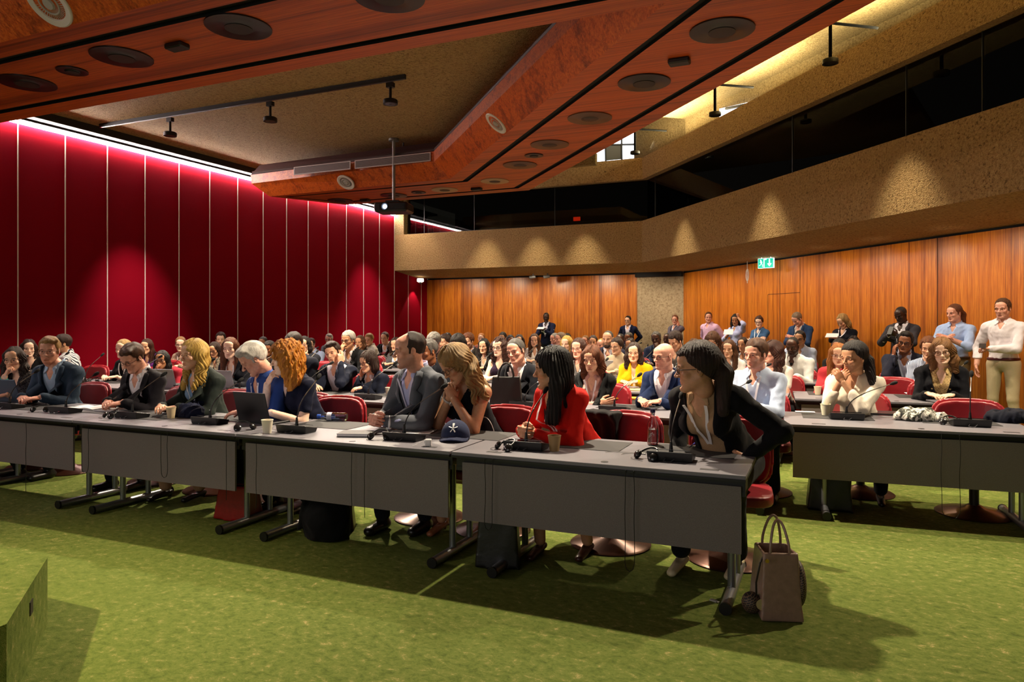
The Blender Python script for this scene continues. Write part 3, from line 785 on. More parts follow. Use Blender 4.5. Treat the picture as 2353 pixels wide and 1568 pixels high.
HAIRC = {'black': ('0b0807', '1d1512'), 'dark': ('1a0f0a', '38231a'), 'brown': ('38200f', '5f3a20'), 'auburn': ('40200f', '74401f'), 'darkred': ('25120c', '482416'),
         'lightbrown': ('6b4526', '936a40'), 'darkblond': ('7d5a30', 'b08850'), 'blond': ('b0802e', 'e6bf62'), 'ashblond': ('80603a', 'b8935a'), 'orange': ('9a4a0c', 'e0942e'), 'red': ('8a5020', 'b9763a'),
         'grey': ('5c5853', '9a958d'), 'darkgrey': ('33302e', '5e5a56'), 'white': ('b8b2a8', 'ebe6dc'), 'silver': ('837d75', 'c4beb4'), 'greybrown': ('5a4636', '8c7660')}
def hair_mat(c):
    key = 'hair_'+c
    if key in _M: return _M[key]
    t = NT(key); a, b = HAIRC[c]; n = t.noise(t.coords((420, 420, 24)), 1.0, 4, .7, .3); n2 = t.noise(t.coords((40, 40, 7)), 1.0, 3, .6, .5)
    mm = t.new('ShaderNodeMath', operation='MULTIPLY_ADD'); t.link(n, mm.inputs[0]); mm.inputs[1].default_value = .6; m2 = t.new('ShaderNodeMath', operation='MULTIPLY'); t.link(n2, m2.inputs[0]); m2.inputs[1].default_value = .4; t.link(m2.outputs[0], mm.inputs[2])
    t.col(t.ramp(mm.outputs[0], [(.38, tuple(x*.75 for x in srgb(a))), (.60, srgb(b))])); t.set(Roughness=.45); t.bump(n, 1.0, .006)
    t.b.inputs['Specular IOR Level'].default_value = .35
    _M[key] = t.m; return t.m
def cloth(color, kind='plain', c2='ffffff', rough=.82):
    key = ('cloth', color, kind, c2)
    if key in _M: return _M[key]
    t = NT('cloth_'+kind+'_'+color); c = srgb(color); co = t.coords()
    n = t.noise(co, 300, 2); fold = t.noise(t.coords((1, 1, .6)), 14, 3, .5, .4)
    if kind == 'plain': t.col(t.ramp(n, [(.3, tuple(x*.88 for x in c)), (.7, tuple(min(1, x*1.06) for x in c))]))
    elif kind in ('vstripe', 'hstripe'):
        w_ = t.new('ShaderNodeTexWave'); w_.bands_direction = 'X' if kind == 'vstripe' else 'Z'; w_.inputs['Scale'].default_value = 22 if kind == 'vstripe' else 18; w_.inputs['Distortion'].default_value = 1.2; w_.inputs['Detail Scale'].default_value = .6
        t.link(co, w_.inputs['Vector']); t.col(t.ramp(w_.outputs[0], [(.5, c), (.62, srgb(c2))]))
    elif kind == 'pattern':
        p = t.noise(co, 34, 3, .6, 1.5); t.col(t.ramp(p, [(.46, c), (.5, srgb(c2)), (.56, srgb(c2)), (.6, c)]))
    elif kind == 'scroll':
        p = t.noise(co, 22, 1, .5, 2.5); t.col(t.ramp(p, [(.47, c), (.485, srgb(c2)), (.515, srgb(c2)), (.53, c)]))
    elif kind == 'denim': t.col(t.ramp(t.noise(co, 90, 4), [(.3, tuple(x*.7 for x in c)), (.7, tuple(min(1, x*1.3) for x in c))]))
    t.set(Roughness=rough); t.b.inputs['Specular IOR Level'].default_value = .15; t.b.inputs['Sheen Weight'].default_value = .03
    h = t.new('ShaderNodeMath', operation='MULTIPLY_ADD'); t.link(fold, h.inputs[0]); h.inputs[1].default_value = 9; t.link(n, h.inputs[2])
    t.bump(h.outputs[0], .16, .006); _M[key] = t.m; return t.m
EYE_W = mat('eye_white', 'd9cfc6', .25); EYE_I = mat('eye_iris', '20140d', .15)

def head_sdf(h, fem, sp):
    """head-local metres: face towards -y, centre of the skull at 0"""
    g = Grid((-.105, -.145, -.20), (.105, .12, .14), h); f = 1 if fem else 0
    jw = .93 if fem else 1.0
    g.ell((0, .012, .034), (.0745, .096, .086), .01)
    g.ell((0, -.030, -.035), (.056*jw, .060, .074), .03)
    for s in (-1, 1):
        g.cone((s*.050*jw, .008, -.045), (s*.018, -.068, -.098+.002*f), .022, .017, .03)
        g.ell((s*.038, -.060, -.022), (.024, .022, .020), .016)
        g.cone((s*.045, -.078, .020), (s*.014, -.091, .016), .0085-.002*f, .0085-.003*f, .012)
    g.ell((0, -.076, -.096), (.019*jw, .017, .015), .016)
    g.ell((0, -.062, .052), (.050, .030, .035), .03)
    for s in (-1, 1): g.ell((s*.032, -.098, .0), (.0195, .014, .0130), .012, 'sub')
    # nose
    nl = .119-.005*f
    g.cone((0, -.087, .010), (0, -nl+.008, -.026), .0075, .0095-.001*f, .008)
    g.ell((0, -nl+.006, -.029), (.0105-.001*f, .010, .0095), .006)
    for s in (-1, 1): g.ell((s*.0125, -nl+.016, -.031), (.0075, .010, .007), .006)
    # lips
    for s in (-1, 1): g.cone((s*.023, -.0765, -.0615), (s*.005, -.0865, -.0580), .0034, .0044, .008)
    g.cone((-.013, -.0815, -.0685), (.013, -.0815, -.0685), .0046, .0046, .010)
    g.ell((0, -.083, -.082), (.016, .008, .006), .01, 'sub')
    if h < .006:
        g.cone((-.022, -.088, -.0632), (.022, -.088, -.0632), .0013, .0016, .003, 'sub')
    # eyeball bulge, lids and the opening between them
    for s in (-1, 1):
        g.ell((s*.0315, -.0735, .001), (.0160, .0155, .0140), .004)
        if h < .008: g.ell((s*.0315, -.094, .0005), (.0135, .012, .0058), .002, 'sub')
    # ears
    for s in (-1, 1):
        g.ell((s*.077, .008, -.004), (.008, .019, .031), .006, R=((math.cos(s*.35), -math.sin(s*.35), 0), (math.sin(s*.35), math.cos(s*.35), 0), (0, 0, 1)))
        if h < .006: g.ell((s*.085, .002, .002), (.006, .009, .016), .004, 'sub')
    # neck
    nr = .047 if fem else .056
    g.cone((0, .018, -.05), (0, .026, -.105), nr+.002, nr, .025)
    return g
def head_tint(V, fem, sp):
    c = np.ones((len(V), 3), F32); x, y, z = np.abs(V[:, 0]), V[:, 1], V[:, 2]
    fr = np.clip((-.055-y)/.02, 0, 1)
    def spot_(cx, cz, rx, rz, col, soft=.35, k=1.0):
        d = np.sqrt(((x-cx)/rx)**2+((z-cz)/rz)**2); m = np.clip((1-d)/soft, 0, 1)*fr*k
        c[:] = c*(1-m[:, None])+np.array(col)*m[:, None]*c
    bc = sp.get('brow', (.28, .2, .17))
    bz = .0215-.006*np.clip((x-.02)/.03, 0, 1)**2
    d = np.sqrt(((x-.032)/.021)**2+((z-bz-.002)/.0052)**2); m = np.clip((1-d)/.4, 0, 1)*fr
    c[:] = c*(1-m[:, None])+np.array(bc)*m[:, None]
    spot_(.0, -.059, .027, .0058, (.84, .58, .55) if fem else (.90, .74, .70), .6)
    spot_(.0, -.068, .022, .0068, (.86, .58, .55) if fem else (.90, .74, .70), .6)
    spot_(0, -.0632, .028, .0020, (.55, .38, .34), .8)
    spot_(.040, -.025, .026, .022, (1.04, .88, .85), .9, .8)
    if sp.get('far'):   # eyes drawn as colour on distant heads
        spot_(.0315, .001, .015, .0058, (.16, .12, .11), .35)
    else:
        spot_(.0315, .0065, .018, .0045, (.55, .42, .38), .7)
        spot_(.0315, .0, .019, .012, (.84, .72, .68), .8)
    b = sp.get('beard', 0)
    if b:
        jaw = np.clip((-.036-z)/.012, 0, 1)*np.clip((.03-y)/.02, 0, 1)*np.clip((z+.150)/.03, 0, 1)
        cheek = np.clip((-.030-z+.0*x)/.02, 0, 1)*np.clip((x-.035)/.015, 0, 1)*np.clip((.03-y)/.02, 0, 1)*np.clip((z+.15)/.03, 0, 1)
        mu = np.clip(1-np.sqrt((x/.032)**2+((z+.049)/.0075)**2), 0, 1)*2.2
        lip = np.clip(1.25-np.sqrt((x/.022)**2+((z+.063)/.011)**2), 0, 1)*1.8
        m = np.clip(np.maximum(np.maximum(jaw, cheek), mu)-lip, 0, 1)*b
        col = np.array(sp.get('beardc', (.30, .22, .18)))
        c[:] = c*(1-m[:, None])+col*m[:, None]*c
    return c
def hair_sdf(style, h, sp, fem):
    L = {'long': -.36, 'longwavy': -.33, 'bob': -.17, 'curlylong': -.24, 'shoulder': -.24, 'ponytail': -.25}.get(style, -.13)
    wide = .19 if L < -.14 else .115
    g = Grid((-wide-.03, -.145, L), (wide+.03, .19 if L < -.13 or style == 'bun' else .135, .18), h)
    vol = sp.get('vol', 0); sd = sp.get('seed', 0); part = sp.get('part', .02)
    if style in ('bald', 'shaved'):
        if style == 'bald' and sp.get('fringe', 1):
            g.ell((0, .018, .022), (.0785, .0975, .078), .005)
            g.fn(lambda X, Y, Z: (Z-.028+Y*.1), .006, 'sub2' if False else 'int')
            g.fn(lambda X, Y, Z: -(Z+.75*Y-.004), .008, 'int')
            g.D = np.where(True, g.D, g.D); return g
        g.ell((0, .014, .036), (.0755, .0972, .0865), .005)
        g.fn(lambda X, Y, Z: -(Z+.85*Y-.008), .008, 'int'); return g
    th = .006+vol
    g.ell((0, .015, .040), (.0775+th, .099+th, .088+th*1.15), .01)
    if style in ('short', 'sideswept', 'receding', 'crop', 'bun', 'ponytail', 'curlyshort', 'upcurl'):
        if style in ('sideswept',): g.ell((part*1.5, -.045, .098+vol*.6), (.060, .055, .026+vol*.5), .02)
        if style == 'upcurl': g.ell((0, -.03, .105), (.055, .06, .035), .02)
        pl = .0 if style not in ('crop',) else .006
        hl = sp.get('hl', 0)
        def cut(X, Y, Z): return -(Z+.84*Y+.012*np.sin(X*40+1)*0-pl-.018*np.clip(1-np.abs(X)/.045, 0, 1)*0-hl*(Y < 0))
        g.fn(cut, .008, 'int')
        # temples
        for s in (-1, 1): g.ell((s*.060, -.085, .045), (.026, .040, .040), .012, 'sub')
        g.ell((0, -.105, .022), (.052, .040, .042), .01, 'sub')
        if style == 'receding':
            g.ell((0, -.070, .105), (.052, .070, .055), .02, 'sub')
            for s in (-1, 1): g.ell((s*.048, -.06, .075), (.032, .055, .05), .015, 'sub')
        if not fem and style != 'bun':
            for s in (-1, 1): g.cone((s*.073, -.012, .02), (s*.072, -.016, -.012), .010, .006, .008)
            for s in (-1, 1): g.ell((s*.088, .010, -.008), (.016, .020, .030), .005, 'sub')
        if style == 'bun':
            q = sp.get('bunpos', (0, .11, .06)); g.ell(q, (.042, .040, .040), .012)
        if style == 'ponytail':
            g.cone((0, .11, .03), (.01, .130, -.03), .034, .042, .02); tx_ = sp.get('tailx', .0); g.cone((.01+tx_*.5, .130-abs(tx_)*.4, -.03), (.035+tx_, .105-abs(tx_)*.5, -.22), .046, .028, .02)
        if style in ('curlyshort', 'upcurl'): g.disp(lambda X, Y, Z: .0055*wob(X, Y, Z, 170, sd), .04)
    else:
        low = {'long': -.30, 'longwavy': -.27, 'bob': -.115, 'curlylong': -.20, 'shoulder': -.19}[style]
        w0 = .020 if style != 'curlylong' else .036
        for s in (-1, 1):
            g.cone((s*(.066+vol), .012, .03), (s*(.078+vol), .018, -.08), .032+w0*.3, .030+w0*.4, .03)
            g.cone((s*(.078+vol), .018, -.08), (s*(.088 if style != 'bob' else .07), .012 if style != 'long' else -.015, low), .032+w0*.4, .022+w0*.3, .03, )
            if style in ('long', 'longwavy') and sp.get('front', 1):
                g.cone((s*.082, .0, -.09), (s*.070, -.055, low), .026, .020, .03)
            if style == 'curlylong': g.ell((s*.095, .02, -.03), (.050, .07, .09), .03); g.ell((s*.085, .04, -.14), (.05, .06, .07), .03)
        g.ell((0, .060, -.04), (.085+vol, .060+vol, .12), .03)
        g.cone((0, .072, -.05), (0, .075, low), .055, .050, .03, flat=((0, 1, 0), 1.3))
        # open the face
        fw = sp.get('facew', .0)
        g.ell((0, -.088, -.022), (.0565+fw, .075, .090), .012, 'sub')
        g.ell((0, -.080, -.13), (.056+fw, .085, .09), .02, 'sub')
        g.ell((0, .01, -.15), (.050, .045, .09), .02, 'sub')
        if part is not None:
            g.cone((part, -.10, .10), (part*.7, .03, .145+vol), .007, .006, .014, 'sub')
    if style in ('curlylong',):
        g.disp(lambda X, Y, Z: .012*wob(X, Y, Z, 105, sd)+.008*wob(X, Y, Z, 230, sd+1), .06)
    elif style in ('longwavy', 'shoulder'):
        g.disp(lambda X, Y, Z: (.0055*np.sin(26*np.arctan2(X, Y-.01)+5*np.sin(Z*38+sd)+2*np.sin(Z*70+X*30)))*np.clip((.08-Z)/.10, .25, 1)+.004*np.sin(Z*60+3*np.arctan2(X, Y)), .03)
    elif style in ('long', 'bob', 'ponytail'):
        g.disp(lambda X, Y, Z: (.0032 if style != 'ponytail' else .0014)*np.sin(34*np.arctan2(X, Y-.01)+2.0*np.sin(Z*16+sd))+.002*np.sin(61*np.arctan2(X, Y-.02)+Z*9), .03)
    elif style in ('short', 'sideswept', 'receding', 'bun'):
        a = sp.get('comb', .6)
        g.disp(lambda X, Y, Z: .0022*np.sin(150*(X*a+Y*.25+Z*.35)+1.5*np.sin(Y*50+sd))+.0014*np.sin(260*(X*a-Y*.2)), .03)
    return g
_oldcomb = Grid.comb
def R3(yaw=0, pitch=0, roll=0):
    """yaw>0 turns the face to the person's right (picture left); pitch>0 looks down; roll>0 leans to the person's left"""
    return np.array(Matrix.Rotation(-yaw, 3, 'Z') @ Matrix.Rotation(pitch, 3, 'X') @ Matrix.Rotation(roll, 3, 'Y'))
def M4(R, t):
    M = np.eye(4); M[:3, :3] = R; M[:3, 3] = t; return M
def ik(S, W, L1, L2, pole):
    S, W, pole = (np.array(v, float) for v in (S, W, pole)); d = W-S; D = np.linalg.norm(d); Dm = (L1+L2)*.995
    if D > Dm: W = S+d/D*Dm; d = W-S; D = Dm
    D = max(D, .08); u = d/D; a = (L1*L1-L2*L2+D*D)/(2*D); hh = math.sqrt(max(0, L1*L1-a*a))
    p = pole-S; p = p-u*(p@u); p /= max(1e-6, np.linalg.norm(p)); return S+u*a+p*hh, W
def hand_sdf(h, pose, side, sc=1.0):
    """hand-local: wrist at 0, fingers towards -z... here +x is the thumb side, -y the palm, fingers along +z"""
    g = Grid((-.085, -.10, -.03), (.085, .06, .215), h); k = .006
    g.cone((0, 0, -.02), (0, 0, .01), .024, .024, k, flat=((0, 1, 0), 1.25))
    g.ell((0, .0, .048), (.040, .015, .050), .012); g.ell((.024, -.008, .03), (.018, .016, .030), .01)
    curl, spread = {'relax': (.35, .10), 'flat': (.10, .06), 'fist': (1.25, .02), 'grip': (.9, .05), 'point': (.35, .05), 'clasp': (.75, .09), 'cup': (.55, .04)}[pose]
    for i, (x, ln, r) in enumerate(((.030, .072, .0092), (.010, .080, .0096), (-.010, .075, .0092), (-.029, .060, .0082))):
        c = curl*(1+.12*i)
        if pose == 'point' and i > 1: c = 1.2
        p = np.array((x*.95, .001, .088-.004*abs(i-1.3))); a = c*.55; sx = (x/.03)*spread
        for seg, (fr, rr) in enumerate(((.44, r), (.31, r*.92), (.25, r*.84))):
            d = np.array((math.sin(sx)*math.cos(a), -math.sin(a), math.cos(a)*math.cos(sx))); q = p+d*ln*fr
            g.cone(p, q, rr, rr*.92, k*.55 if seg else k); p = q; a += c*(.9 if seg == 0 else .6)
    tc = {'fist': .9, 'grip': .7, 'clasp': .5}.get(pose, .25)
    p = np.array((.030, -.006, .022)); d = np.array((.62, -.35-.3*tc, .62)); d /= np.linalg.norm(d); q = p+d*.040; g.cone(p, q, .0145, .0115, .010)
    d2 = np.array((.25-.5*tc, -.3-.4*tc, .85)); d2 /= np.linalg.norm(d2); r_ = q+d2*.030; g.cone(q, r_, .0112, .0098, .004)
    d3 = np.array((.05-.6*tc, -.35-.3*tc, .85)); d3 /= np.linalg.norm(d3); g.cone(r_, r_+d3*.024, .0098, .0082, .003)
    V, Q = g.mesh(); V = V.copy()
    if side < 0: V[:, 0] *= -1; Q = Q[:, ::-1]
    return V*sc, Q

PEOPLE = []
def fold(X, Y, Z, sd):  # soft cloth creases, sharper on the crest
    a = wob(X, Y, Z*.55, 24, sd); b = wob(X+.03*np.sin(Z*20), Y, Z*1.6, 40, sd+3)
    return 1.6*np.abs(a)+.9*np.abs(b)-.9
def person(sp):
    """sp: dict(px, py head-top pixel, Y depth of the head, ...)"""
    fem = sp.get('f', 0); far = sp.get('lod', 0)   # 0 near, 1 middle, 2 far
    far_eyes = far >= 2
    stand = sp.get('stand', 0); rnd = random.Random(sp['label'])
    k = .96 if fem else 1.0; wsh = (.150 if fem else .178)*sp.get('wide', 1)
    # posture in body-local metres (faces -y, +x is picture right)
    lean = math.radians(sp.get('lean', 12 if not stand else 0)); tilt = math.radians(sp.get('tilt', 0)); tw = math.radians(sp.get('twist', 0))
    RT = R3(tw, lean, tilt)
    hipz = (.955 if stand else .545)
    P = np.array((0, 0, hipz)); TL = .50*k
    t2b = lambda v: P+RT @ np.array(v, float)
    N = t2b((0, .0, TL)); 
    neck_dir = R3(0, lean*.55+math.radians(sp.get('neck', 8)), tilt*.5+math.radians(sp.get('ntilt', 0))) @ np.array((0, 0, 1.))
    HCn = N+neck_dir*sp.get('necklen', .145)+np.array((0, -.018, 0))
    RH = R3(math.radians(sp.get('yaw', 20)), math.radians(sp.get('pitch', 5)), math.radians(sp.get('roll', 0)))
    MH = M4(RH, HCn)
    top = HCn[2]+.13
    # scale and place so that the head stands where it should
    Y = sp['Y']; hp = at_Y(sp['px'], sp['py'], Y)
    rz = math.radians(sp.get('rz', 0)); s = sp.get('s') or min(1.2 if not stand else 1.12, max(.84, hp.z/top))
    Rz = np.array(Matrix.Rotation(rz, 3, 'Z')); off = Rz @ (HCn*s)
    loc = (hp.x-off[0], Y-off[1], max(0, hp.z-top*s) if sp.get('raise') else 0)
    root = empty('person', loc, rz, sp['label'], 'person', sp.get('group')); root.scale = (s, s, s)
    sp['loc'] = loc; PEOPLE.append(sp)
    skin = skin_mat(sp.get('skin', 'fair'))
    hh = (.0031, .0050, .0085)[far]; hb = (.0095, .014, .021)[far]
    # ---- arms
    Sh = [t2b((sd*wsh, 0.012, TL-.082)) for sd in (-1, 1)]   # -1 picture left = person's right
    arms = sp.get('arms', 'table'); A = []
    D_ = {}
    def T_(v): return t2b(v)
    lap = (0, -.30, .23)
    presets = {
     'table': [((-.10, -.38, .20), (-.34, -.02, -.08), 'relax', (.75, -.65, .1), (0, 0, -1)), ((.10, -.38, .20), (.34, -.02, -.08), 'relax', (-.75, -.65, .1), (0, 0, -1))],
     'clasp': [((-.05, -.38, .22), (-.45, .05, -.05), 'clasp', (.80, -.45, .2), (.2, .8, -.4)), ((.06, -.37, .22), (.45, .05, -.05), 'clasp', (-.80, -.45, .2), (-.2, .8, -.4))],
     'down': [((-.26, -.10, -.06), (-.5, .4, .2), 'relax', (0, -.15, -1), (1, 0, 0)), ((.26, -.10, -.06), (.5, .4, .2), 'relax', (0, -.15, -1), (-1, 0, 0))],
     'crossed': [((.12, -.21, .25), (-.5, -.1, .1), 'flat', (.95, .1, .25), (0, 1, -.2)), ((-.12, -.19, .22), (.5, -.1, .05), 'flat', (-.95, .1, .2), (0, 1, -.2))],
     'behind': [((-.12, .17, .02), (-.6, .25, .2), 'relax', (.8, .1, -.5), (0, -1, 0)), ((.12, .17, .02), (.6, .25, .2), 'relax', (-.8, .1, -.5), (0, -1, 0))],
    }
    pr = presets.get(arms if isinstance(arms, str) else arms[0], presets['table']); pr = list(pr)
    HL = lambda v: HCn+RH @ np.array(v, float)
    if not isinstance(arms, str): mods = arms[1:]
    else: mods = ()
    for m_ in mods:
        i = 0 if m_[0] == 'R' else 1; sx = -1 if i == 0 else 1
        if m_[1] == 'chin': pr[i] = ('abs', HL((sx*.035, -.135, -.150)), t2b((sx*.22, -.34, .08)), 'fist', np.array((-sx*.35, .25, 1.)), np.array((-sx*.6, 1, 0.)))
        elif m_[1] == 'mouth': pr[i] = ('abs', HL((sx*.03, -.145, -.155)), t2b((sx*.20, -.36, .10)), 'cup', np.array((-sx*.22, .12, 1.)), np.array((-sx*.35, 1, 0.)))
        elif m_[1] == 'cheek': pr[i] = ('abs', HL((sx*.085, -.085, -.165)), t2b((sx*.26, -.30, .10)), 'cup', np.array((-sx*.05, .15, 1.)), np.array((-sx*1., .35, 0.)))
        elif m_[1] == 'temple': pr[i] = ('abs', HL((sx*.10, -.10, -.135)), t2b((sx*.28, -.30, .10)), 'point', np.array((-sx*.10, .20, 1.)), np.array((-sx*1., .5, 0.)))
        elif m_[1] == 'hip': pr[i] = ('abs', t2b((sx*.20, -.05, .08)), t2b((sx*.62, .12, .24)), 'flat', np.array((-sx*.9, -.25, -.25)), np.array((0., 1, .2)))
        elif m_[1] == 'head': pr[i] = ('abs', HL((sx*.085, -.075, .070)), t2b((sx*.34, -.25, .62)), 'fist', np.array((-sx*.2, .1, 1.)), np.array((-sx*1., .35, 0.)))
        elif m_[1] == 'phone': pr[i] = ('abs', t2b((sx*.06, -.33, .33)), t2b((sx*.45, .0, .05)), 'grip', np.array((-sx*.45, -.5, .55)), np.array((-sx*.6, .5, .5)))
        elif m_[1] == 'chest': pr[i] = ('abs', t2b((sx*.02, -.27, .30)), t2b((sx*.45, -.02, .05)), 'relax', np.array((-sx*.6, -.5, .3)), np.array((0, .6, -.6)))
        elif m_[1] == 'under': pr[i] = ('abs', HL((sx*.015, -.15, -.175)), t2b((sx*.24, -.38, .06)), 'clasp', np.array((-sx*.50, .05, .85)), np.array((-sx*.7, .9, .3)))
        elif m_[1] == 'side': pr[i] = ('abs', t2b((sx*.27, -.06, -.05)), t2b((sx*.5, .4, .2)), 'relax', np.array((0, -.12, -1.)), np.array((-sx, 0, 0.)))
        elif m_[1] == 'at': pr[i] = ('abs', t2b(m_[2]), t2b(m_[3]), m_[4], np.array(m_[5], float), np.array(m_[6], float))
    for i, a in enumerate(pr):
        if a[0] is 'abs' or (isinstance(a[0], str) and a[0] == 'abs'): W, E0, hp_, fd, pn = a[1:]
        else:
            W, E0, hp_, fd, pn = t2b(a[0]), t2b(a[1]), a[2], RT @ np.array(a[3], float), RT @ np.array(a[4], float)
            if not stand and arms in ('table', 'clasp') and W[2] < .80: W[2] = .80/s if W[2]*s < .80 else W[2]
            if not stand and not isinstance(arms, str) and a[2] in ('relax',) and W[2]*s < .80: W[2] = .80/s
        E, W = ik(Sh[i], W, .285*k, .255*k, E0)
        A.append((Sh[i], E, W, hp_, fd/np.linalg.norm(fd), pn))
    # ---- legs
    hx = .095
    if stand: K = [np.array((sd*.105, -.02, .50)) for sd in (-1, 1)]; AN = [np.array((sd*(.12+.01), .02, .085)) for sd in (-1, 1)]; HI = [P+np.array((sd*hx, 0, -.04)) for sd in (-1, 1)]
    else:
        sh_ = sp.get('feet', (0, 0)); K = [np.array((sd*.13, -.43, .50)) for sd in (-1, 1)]; AN = [np.array((sd*.13+sh_[0], -.36+.10*(sd == 1)+sh_[1], .085)) for sd in (-1, 1)]; HI = [P+np.array((sd*hx, 0, -.01)) for sd in (-1, 1)]
        if sp.get('cross'):
            K[1] = np.array((.02, -.46, .60)); AN[1] = np.array((-.16, -.62, .25))
    def torso(g, o=0., waist=None):
        def tc(a, b, ra, rb, kk): g.cone(t2b(a), t2b(b), ra+o, rb+o, kk)
        Rm = RT
        wd = wsh/.178*(.92 if fem else 1)
        g.ell(t2b((0, .0, .34*k)), (.152*wd+o, .112+o, .19+o), .04, R=Rm)
        g.ell(t2b((0, -.005, .13)), ((.140+sp.get('belly', 0)*.5)*(.92 if fem else 1)+o, .112+sp.get('belly', 0)+o, .17+o), .05, R=Rm)
        g.ell(t2b((0, .01, -.0)), (.165*(1.0 if fem else .96)+o, .125+o, .12+o), .05, R=Rm)
        for sd in (-1, 1):
            tc((sd*.02, .02, TL-.015), (sd*wsh, .012, TL-.082), .044, .050, .035)
        tc((0, .02, TL-.06), (0, .01, TL-.01), .070, .056, .03)
        if fem:
            for sd in (-1, 1): g.ell(t2b((sd*.068, -.085, .325*k)), (.062+o, .055+o, .062+o), .03, R=Rm)
        return g
    def sleeves(g, o, up=1.0, lo_=1.0, kk=.02, arm=(0, 1)):
        for i in arm:
            S, E, W = A[i][:3]
            r0, r1, r2 = ((.044, .037, .027) if fem else (.052, .044, .033))
            e = S+(E-S)*min(1, up)
            g.cone(S, e, r0+o, (r0+(r1-r0)*up)+o*1.0, .035)
            if lo_ > 0 and up >= 1:
                w_ = E+(W-E)*lo_; g.cone(E, w_, r1+o, r1+(r2-r1)*lo_+o*.9, kk)
        return g
    lo = np.minimum.reduce([v for a in A for v in a[:3]]+[P-.2, N-.1])-.13; hi = np.maximum.reduce([v for a in A for v in a[:3]]+[P+.2, N+.1])+.13
    lo[2] = max(hipz-.16, .02) if not stand else hipz-.18; lo[2] = min(lo[2], min(a[2][2] for a in A)-.10)
    mk = lambda h: Grid(lo, np.array((hi[0], hi[1], max(N[2]+.16, hi[2]-.06))), h)
    RTi = RT.T
    def tl(X, Y_, Z):  # torso-local coordinates
        px, py, pz = X-P[0], Y_-P[1], Z-P[2]
        return (RTi[0, 0]*px+RTi[0, 1]*py+RTi[0, 2]*pz, RTi[1, 0]*px+RTi[1, 1]*py+RTi[1, 2]*pz, RTi[2, 0]*px+RTi[2, 1]*py+RTi[2, 2]*pz)
    sd0 = rnd.randint(0, 6)
    # ---- skin: head, neck, chest, arms, hands as one mesh
    g = head_sdf(hh, fem, sp); V, Q = g.mesh(); V, Q = keep_big(V, Q, .1)
    if far < 2: V = smooth_V(V, Q, 1, .3)
    sph = dict(sp); sph['far'] = far_eyes
    hc = HAIRC.get(sp.get('hair', ('short', 'brown'))[1], ('302010',))[0]
    sph.setdefault('brow', tuple(min(.6, v*(1.2*x+.0)+.10) for x, v in zip(srgb(hc), (1., 1., 1.))) if sp.get('skin') not in ('dark', 'deep') else (.25, .22, .2))
    if not sp.get('beardc'): sph['beardc'] = tuple(min(.75, x*2+.22) for x in srgb(hc))
    tint = head_tint(V, fem, sph); parts = [(xf(V, MH), Q, 0)]; tints = [tint]
    gb = mk(hb); torso(gb, -.004); gb.cone(t2b((0, .02, TL-.03)), HCn+RH @ np.array((0, .02, -.07)), (.048 if fem else .056), (.046 if fem else .053), .03)
    bare = sp.get('bare', 0)
    sleeves(gb, 0 if bare else -.004); V, Q = gb.mesh(); V, Q = keep_big(V, Q, .1)
    if bare and far < 2: V = smooth_V(V, Q, 2, .4)
    parts.append((V, Q, 0)); tints.append(np.ones((len(V), 3)))
    Hm = []
    for i in (0, 1):
        S, E, W, hp_, fd, pn = A[i]
        if far == 2 and W[2]*s < .74 and not stand: continue
        z = fd; y = -(pn-z*(pn@z)); y /= max(1e-6, np.linalg.norm(y)); x = np.cross(y, z)
        sgn = 1 if i == 0 else -1   # thumb side
        R_ = np.stack([x, y, z], 1); V, Q = hand_sdf((.0042, .0058, .009)[far], hp_, 1 if sp.get('thumb%d' % i, sgn) > 0 else -1, .92 if fem else 1.0)
        Mh = M4(R_, W-z*.0); Hm.append(Mh); parts.append((xf(V, Mh), Q, 0)); tints.append(np.ones((len(V), 3))*(1.03, .95, .92))
    if sp.get('skirt') or sp.get('barelegs'):
        ex = sp.get('barelegs', 1); gl = Grid((-.32, -.75, .02), (.32, .15, .62), hb)
        for i in (0, 1): gl.cone(K[i], AN[i], .050, .034, .02); gl.cone(HI[i], K[i], .07, .052, .02)
        V, Q = gl.mesh(); parts.append((V, Q, 0)); tints.append(np.ones((len(V), 3)))
    np_mesh('body', parts, [skin], root, np.concatenate(tints))
    # eyes
    if far < 2:
        em = MB()
        for sd in (-1, 1):
            c = Vector((sd*.0315, -.0732, .001)); st = len(em.f); em.sphere(c, (.0134, .0134, .0120), 16)
            dirv = Vector((-.12, -1, -.04)).normalized()
            for fi in range(st, len(em.f)):
                ctr = sum((Vector(em.v[j]) for j in em.f[fi]), Vector())/4-c
                if ctr.normalized().dot(dirv) > .84: em.m[fi] = 1
        em.v = [tuple(Vector(MH @ np.array((*p, 1.)))[:3]) for p in em.v]; em.build('eyes', [EYE_W, EYE_I], root, True, 180)
    # hair
    st, hcol = sp.get('hair', ('short', 'brown'))
    if st != 'none':
        g = hair_sdf(st, (.0042, .0060, .009)[far], dict(sp, seed=sd0), fem); V, Q = g.mesh(); V, Q = keep_big(V, Q, .04)
        if far == 0 and st not in ('curlylong',): V = smooth_V(V, Q, 1, .25)
        if len(Q): np_mesh('hair', [(xf(V, MH), Q, 0)], hair_mat(hcol), root)
